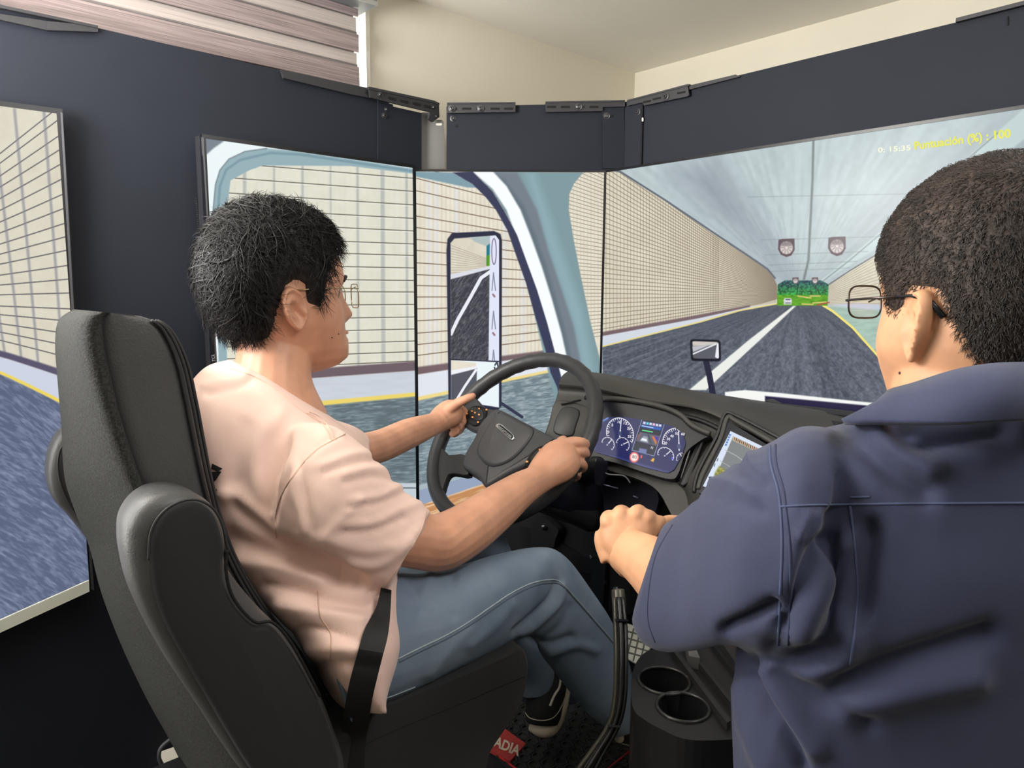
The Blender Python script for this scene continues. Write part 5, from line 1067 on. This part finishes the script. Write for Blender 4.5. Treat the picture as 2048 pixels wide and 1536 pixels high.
FJ = [(-.006,7,[(1030,1262),(1070,1225),(1100,1195),(1112,1165)]),(.007,9,[(1045,1268),(1085,1235),(1118,1200),(1122,1170)]),(-.004,10,[(905,1150),(905,1190),(912,1230)]),(.004,10,[(860,1150),(850,1180),(835,1215)]),(-.004,9,[(820,1160),(835,1190),(840,1220)]),
 (.004,12,[(940,1290),(990,1250),(1020,1210)]),(-.004,10,[(1080,1285),(1120,1255),(1140,1215)]),(.005,10,[(1100,1310),(1150,1290),(1190,1300)]),(-.005,9,[(1050,1275),(1090,1290),(1140,1275)]),(.003,12,[(860,1350),(900,1300),(940,1260)])]
jn = fuse('jeans', b, .0048, 6, M_jean, drv, .5, folds(FJ, .006, 9, 8)); bj = bvh_of(jn)
SEAM = [(796,1318),(840,1296),(890,1272),(935,1246),(980,1215),(1020,1188),(1060,1168),(1095,1160),(1120,1164),(1150,1195),(1185,1235),(1228,1285)]
surf_line('seam', bj, SEAM, .0014, M_jst, jn, 8, 0); surf_line('seam', bj, [(x+2, y+6) for x, y in SEAM], .0012, M_jgr, jn, 8, 0)
surf_line('seam', bj, [(750,1404),(790,1390),(830,1374)], .0012, M_jst, jn, 6, 0)
# shoes
def shoe(name, rows, solerows, stripe, lab):
    s_ = ptube(MB(), rows, 18, 5).build(name, mat('shoe_black', (14, 14, 16), .8, bump=.2, bscale=700), drv, True); s_['label'] = lab
    for i, (w_, mm) in enumerate(((solerows, mat('sole_offwhite', (196, 184, 166), .6)),)): ptube(MB(), w_, 12, 5).build('sole', mm, s_, True)
    if stripe:
        bs = bvh_of(s_); surf_line('stripe', bs, stripe, .0035, mat('stripe_white', (196, 190, 178), .7), s_, 6, 0, 8)
        surf_line('foxing_line', bs, [(1050,1424),(1060,1436),(1085,1441),(1108,1434),(1124,1410),(1136,1370)], .0014, MATS['sole_offwhite'], s_, 6, .0)
    return s_
shoe('shoe', [(1112,1312,1.93,24,1),(1108,1330,1.93,30,1),(1098,1365,1.92,36,1),(1090,1400,1.90,37,1),(1086,1430,1.885,36,.9),(1085,1446,1.88,32,.8)], [(1062,1452,1.89,10,1),(1085,1459,1.875,15,1.2),(1106,1452,1.88,14,1.2),(1124,1424,1.90,9,1),(1134,1385,1.92,7,1),(1142,1345,1.95,6,1)], [(1122,1352),(1118,1375),(1108,1392),(1100,1412)], 'black canvas shoe with white side stripe and pale sole')
shoe('shoe', [(1240,1462,1.68,22,1),(1262,1462,1.72,26,1),(1285,1455,1.80,26,1),(1300,1440,1.88,20,1)], [(1236,1474,1.67,10,1),(1262,1480,1.71,11,1),(1290,1474,1.80,10,1)], None, 'black canvas shoe with pale sole behind the console')
# seat belt over the hip
bp_ = []; BR = [tuple(v) for v in catmull([(762,1175,783,1180),(752,1215,781,1222),(728,1262,776,1270),(714,1310,764,1318),(700,1360,752,1366),(690,1410,742,1412),(684,1450,738,1448),(684,1500,730,1495),(684,1560,728,1550)], 4)]; dl_ = []
for lx, ly, rx, ry in BR:
    ds2 = [(q-CAM).dot(_F) for f_ in (0, .25, .5, .75, 1) for bb in (bt, bj) for q in surf_pts(bb, [(lx+(rx-lx)*f_, ly+(ry-ly)*f_)])]; dl_.append(min(ds2)-.006 if ds2 else np.nan)
dl_ = np.array(dl_); ok = ~np.isnan(dl_); dl_ = np.interp(np.arange(len(dl_)), np.arange(len(dl_))[ok], dl_[ok]); dl_ = np.minimum(dl_, np.convolve(np.pad(dl_, 3, 'edge'), np.ones(7)/7, 'valid'))
for (lx, ly, rx, ry), d in zip(BR, dl_): bp_.append((P(lx, ly, d), P(rx, ry, d)))
mb = MB()
for i, (l_, r_) in enumerate(bp_): mb.v += [l_, r_, r_+ray(740, 1300)*.002, l_+ray(740, 1300)*.002]
for i in range(len(bp_)-1):
    for j in range(4): mb.f.append((i*4+j, i*4+(j+1) % 4, i*4+4+(j+1) % 4, i*4+4+j))
mb.f += [(3, 2, 1, 0), tuple(range((len(bp_)-1)*4, len(bp_)*4))]
mb.build('webbing', mat('webbing_black', (20, 20, 23), .7, bump=.2, bscale=900), bel, True, 40)
# =================================================================== instructor
ins = thing('person', P(1930, 1700, .7), 'man with short dark hair and glasses in navy blue shirt at the right', 'person')
a2 = math.radians(17); HT2 = [(t[0], t[1], t[2]*1.0, t[3]*1.03) for t in HT]
h2_ = Head(P(1971, 592, .655), Fh*math.cos(a2)-Rh*math.sin(a2)+UP*-.06, sc=.99, tab=HT2, cheek=.008)
b = MB(); h2_.add(b); h2_.ear(b, -1, -.006, -.028, .034, .020, .30); h2_.ear(b, 1)
ptube(b, [(1935,700,.665,125,1),(1940,760,.66,140,1),(1955,850,.66,165,1)], 20)
ptube(b, [(1955,850,.68,100,.7),(1720,960,.68,58,1),(1560,1080,.70,58,1),(1430,1185,.78,80,.8)], 16)
ptube(b, [(1420,1190,.79,100,.8),(1350,1160,.84,78,.85),(1300,1128,.88,58,.85),(1268,1108,.91,48,.85),(1250,1098,.925,46,.8)], 18)
ptube(b, [(1275,1122,.92,46,.8),(1258,1104,.935,46,.75),(1250,1088,.945,46,.7)], 18)
pslab(b, [(1226,1128,1292,1092,.935,.026,0),(1202,1092,1306,1066,.945,.026,.01),(1199,1060,1312,1044,.952,.024,.01),(1208,1036,1304,1026,.958,.021,.01),(1228,1024,1292,1017,.964,.016,.01)], 24, 5, .85)
for k, pts in enumerate(([(1222,1064),(1216,1044),(1217,1036),(1222,1034)], [(1242,1052),(1239,1032),(1242,1025),(1250,1026)], [(1270,1046),(1271,1030),(1277,1024),(1284,1028)], [(1290,1050),(1292,1038),(1298,1035),(1304,1040)])):
    ptube(b, [(x, y, d, r_, 1) for (x, y), d, r_ in zip(pts, (.945, .945, .965, 1.0), (15, 16.5, 16, 14))], 12, 5)
ptube(b, [(1290,1075,.945,18,1),(1310,1052,.955,15,1),(1320,1042,.965,12,1),(1326,1042,.97,9,1)], 10)
ptube(b, [(2540,1290,.80,75,.9),(2480,1380,.90,58,.9),(2200,1400,1.02,50,.9),(1800,1290,1.06,44,.9),(1520,1140,1.03,37,.9),(1440,1104,1.015,35,.8)], 16)
ptube(b, [(1450,1108,1.015,33,.8),(1410,1090,1.01,42,.7),(1370,1072,1.005,44,.65),(1348,1066,1.0,36,.6)], 16)
for k in range(4): ptube(b, [(1366,1044+k*16,1.005,11,1),(1340,1040+k*17,1.0,11,1),(1326,1044+k*17,.99,10,1),(1324,1054+k*16,.975,8,1)], 10, 4)
ptube(b, [(1198+6,1062,.955,14,1),(1206,1085,.95,18,1),(1222,1120,.94,22,1)], 10)
ib_ = fuse('body', b, .0023, 6, M_skin2, ins)
bib = bvh_of(ib_)
q = surf_pts(bib, [(1800, 746)])
if q: MB().ell(q[0], ((1,0,0),(0,1,0),(0,0,1)), (.0016,)*3, 8, 5).build('mole', MATS['mole'], ins, True)
HL2 = ([-.12, -.085, -.065, -.050, -.036, -.026, .010, .014, .020, .036, .050, .072, .100], [-.088, -.086, -.080, -.066, -.040, .000, .006, -.004, -.030, -.026, .016, .042, .060])
def imask(x, y, z): return np.clip((z-np.interp(y, *HL2))/.02, 0, 1)*np.where((np.abs(x) > .03) | (y < .06) | (z > .05), 1, 0)
def ith(x, y, z): return .002+.003*np.clip((z+.06)/.1, 0, 1)
hs2 = hair_shell(h2_, imask, ith, 'hair', M_scalp, ins)
WH = np.array([-.03, -.062, .10])
def iflow(p): d = p-WH; return d/np.linalg.norm(d)+.5*np.cross(d, [0, 0, 1])/np.linalg.norm(d)+np.array([0, 0, -.25])
def vis(p): return True
st = strands('hair_strands', h2_, imask, ith, 16000, .0070, .00034, iflow, M_hair2, hs2, 3, 0, .0022, .7, lambda p: p[0] < .045, 9); st['kind'] = 'stuff'
g2 = MB().tube([h2_.w(-.082, -.030, -.020), h2_.w(-.086, -.018, -.004), h2_.w(-.087, .0, .0), h2_.w(-.084, .02, .0)], [.0028, .0026, .0016, .001], 8).build('glasses', mat('tip_black', (24, 26, 30), .25), ins, True)
MB().tube([h2_.w(-.084, .018, .0), h2_.w(-.083, .06, .000), h2_.w(-.076, .09, .0), h2_.w(-.064, .101, .0)], .0012, 8).build('temple', M_gun, g2, True)
for s_ in (-1, 1): lens_ring(h2_, s_*.037, .114, .026, .0168, g2, M_gun, .0010, -.001, .2)
MB().tube([h2_.w(-.013, .127, .0), h2_.w(0, .130, .004), h2_.w(.013, .127, .0)], .001, 6).build('bridge', M_gun, g2, True)
# shirt
M_nav = mat('navy_cotton', (44, 50, 78), .82, noise=.07, nscale=18, bump=.18, bscale=1300, sheen=.12); M_navs = mat('navy_seam', (44, 50, 78), .85); M_navl = mat('navy_stitch', (64, 72, 104), .8)
b = MB()
pslab(b, [(1805,800,2120,760,.66,.075,0),(1700,848,2240,800,.66,.10,0),(1620,882,2360,850,.66,.115,0),(1568,960,2440,950,.665,.125,0),(1556,1080,2460,1080,.67,.13,0),(1535,1180,2450,1180,.67,.13,0),(1490,1285,2430,1300,.675,.13,0),(1487,1400,2410,1430,.68,.13,0),(1480,1560,2400,1570,.685,.13,0),(1476,1700,2390,1720,.69,.13,0)], 36, 5, .72)
pslab(b, [(1680,862,1640,1270,.655,.10,0),(1606,856,1590,1300,.655,.105,0),(1545,888,1545,1292,.665,.10,0),(1490,918,1462,1276,.69,.10,0),(1425,968,1392,1290,.735,.097,0),(1376,1020,1330,1296,.78,.09,0),(1340,1046,1284,1278,.81,.082,0),(1326,1054,1264,1236,.825,.074,0)], 26, 5, .86)
pslab(b, [(2380,870,2330,1280,.70,.10,0),(2520,960,2460,1330,.74,.1,0),(2600,1150,2500,1420,.80,.09,0)], 20, 5, .9)
pslab(b, [(1478,1290,1560,1240,.64,.05,0),(1496,1306,1566,1290,.635,.05,0),(1530,1316,1566,1306,.63,.04,0)], 14, 5, .9)
FI = [(-.010,26,[(1700,870),(1750,920),(1800,960),(1850,985)]),(.009,26,[(1760,850),(1810,900),(1860,940)]),(-.012,24,[(1790,860),(1830,890),(1900,880),(2000,860)]),
 (.010,24,[(1600,1260),(1640,1170),(1690,1080)]),(-.013,22,[(1570,1250),(1610,1170),(1650,1090)]),(-.012,20,[(1712,1240),(1735,1150),(1745,1060)]),(.008,26,[(1660,1290),(1690,1200),(1710,1100)]),
 (.012,26,[(1560,1320),(1620,1335),(1690,1310),(1710,1250)]),(-.014,22,[(1550,1305),(1600,1318),(1660,1300)]),(-.013,24,[(1680,1370),(1780,1330),(1880,1300),(1980,1270)]),(.010,34,[(1700,1420),(1800,1390),(1950,1360)]),
 (-.014,17,[(1500,1330),(1530,1400),(1570,1470),(1600,1545)]),(.010,22,[(1540,1340),(1580,1420),(1630,1500)]),(-.008,18,[(1560,1340),(1650,1400),(1740,1450)]),(.010,20,[(1490,1380),(1500,1450),(1530,1540)]),
 (-.016,14,[(1450,1262),(1500,1240),(1540,1215)]),(.003,8,[(1500,905),(1510,930),(1530,950)]),(-.003,8,[(1480,925),(1500,950),(1530,970)]),(.004,10,[(1425,965),(1470,970),(1510,990)]),(-.003,10,[(1400,1000),(1450,1000),(1520,1020)]),
 (-.005,12,[(1660,1030),(1664,1080)]),(.004,10,[(1620,1030),(1600,1075)]),(.004,10,[(1640,1030),(1628,1080)])]
shirt = fuse('shirt', b, .0042, 7, M_nav, ins, .5, folds(FI, .008, 9, 12)); bsx = bvh_of(shirt)
surf_line('armhole_seam', bsx, [(1540,892),(1542,930),(1556,980),(1562,1030),(1564,1100),(1560,1200),(1556,1290)], .0012, M_navl, shirt, 8, 0)
surf_line('armhole_seam', bsx, [(1551,890),(1553,930),(1567,980),(1573,1030),(1580,1100),(1580,1200),(1576,1290)], .0011, M_navs, shirt, 8, 0)
surf_line('yoke_seam', bsx, [(1562,1013),(1640,1010),(1760,1008),(1900,1007),(2060,1006)], .0011, M_navl, shirt, 8, 0)
surf_line('yoke_seam', bsx, [(1700,995),(1740,994)], .0009, M_navl, shirt, 6, 0)
surf_line('back_pleat', bsx, [(1700,1012),(1708,1080),(1714,1180),(1708,1270),(1700,1330)], .0012, M_navl, shirt, 8, 0)
surf_line('cuff_hem', bsx, [(1345,1050),(1312,1110),(1298,1180),(1296,1240),(1310,1284)], .0009, M_navs, shirt, 8, 0)
col = MB().loft([[P(x, y, d) for x, y, d in catmull(r, 5, True)] for r in (
   [(1788,792,.62),(1840,772,.58),(1930,745,.545),(2030,732,.54),(2130,740,.58),(2150,765,.68),(2050,770,.74),(1900,790,.74)],
   [(1760,815,.62),(1830,800,.575),(1930,782,.535),(2040,772,.53),(2160,780,.575),(2180,800,.68),(2050,800,.76),(1880,815,.76)],
   [(1690,850,.62),(1790,850,.565),(1920,850,.525),(2050,842,.52),(2200,840,.57),(2220,850,.68),(2050,840,.78),(1840,850,.78)])], False).build('collar', M_nav, shirt, True)
so = col.modifiers.new('s', 'SOLIDIFY'); so.thickness = .006
tr_ = MB()
for dx in (-.11, .11):
    c = P(1930, 1700, .69)+Rh*dx*1.0; tr_.tube([c, c*1+V3((0, 0, -.18)), V3((c.x+.02, c.y+.02, .35)), V3((c.x, c.y, .05))], [.125, .11, .085, .07], 16)
trs = fuse('trousers', tr_, .012, 4, mat('trouser_navy', (40, 44, 62), .85), ins)
for dx in (-.11, .11):
    c = P(1930, 1700, .69)+Rh*dx; MB().ell(V3((c.x, c.y, .046))+Fh*.04, (Fh, Rh, UP), (.13, .05, .045)).build('shoe', mat('shoe_black', (14, 14, 16), .8), ins, True)
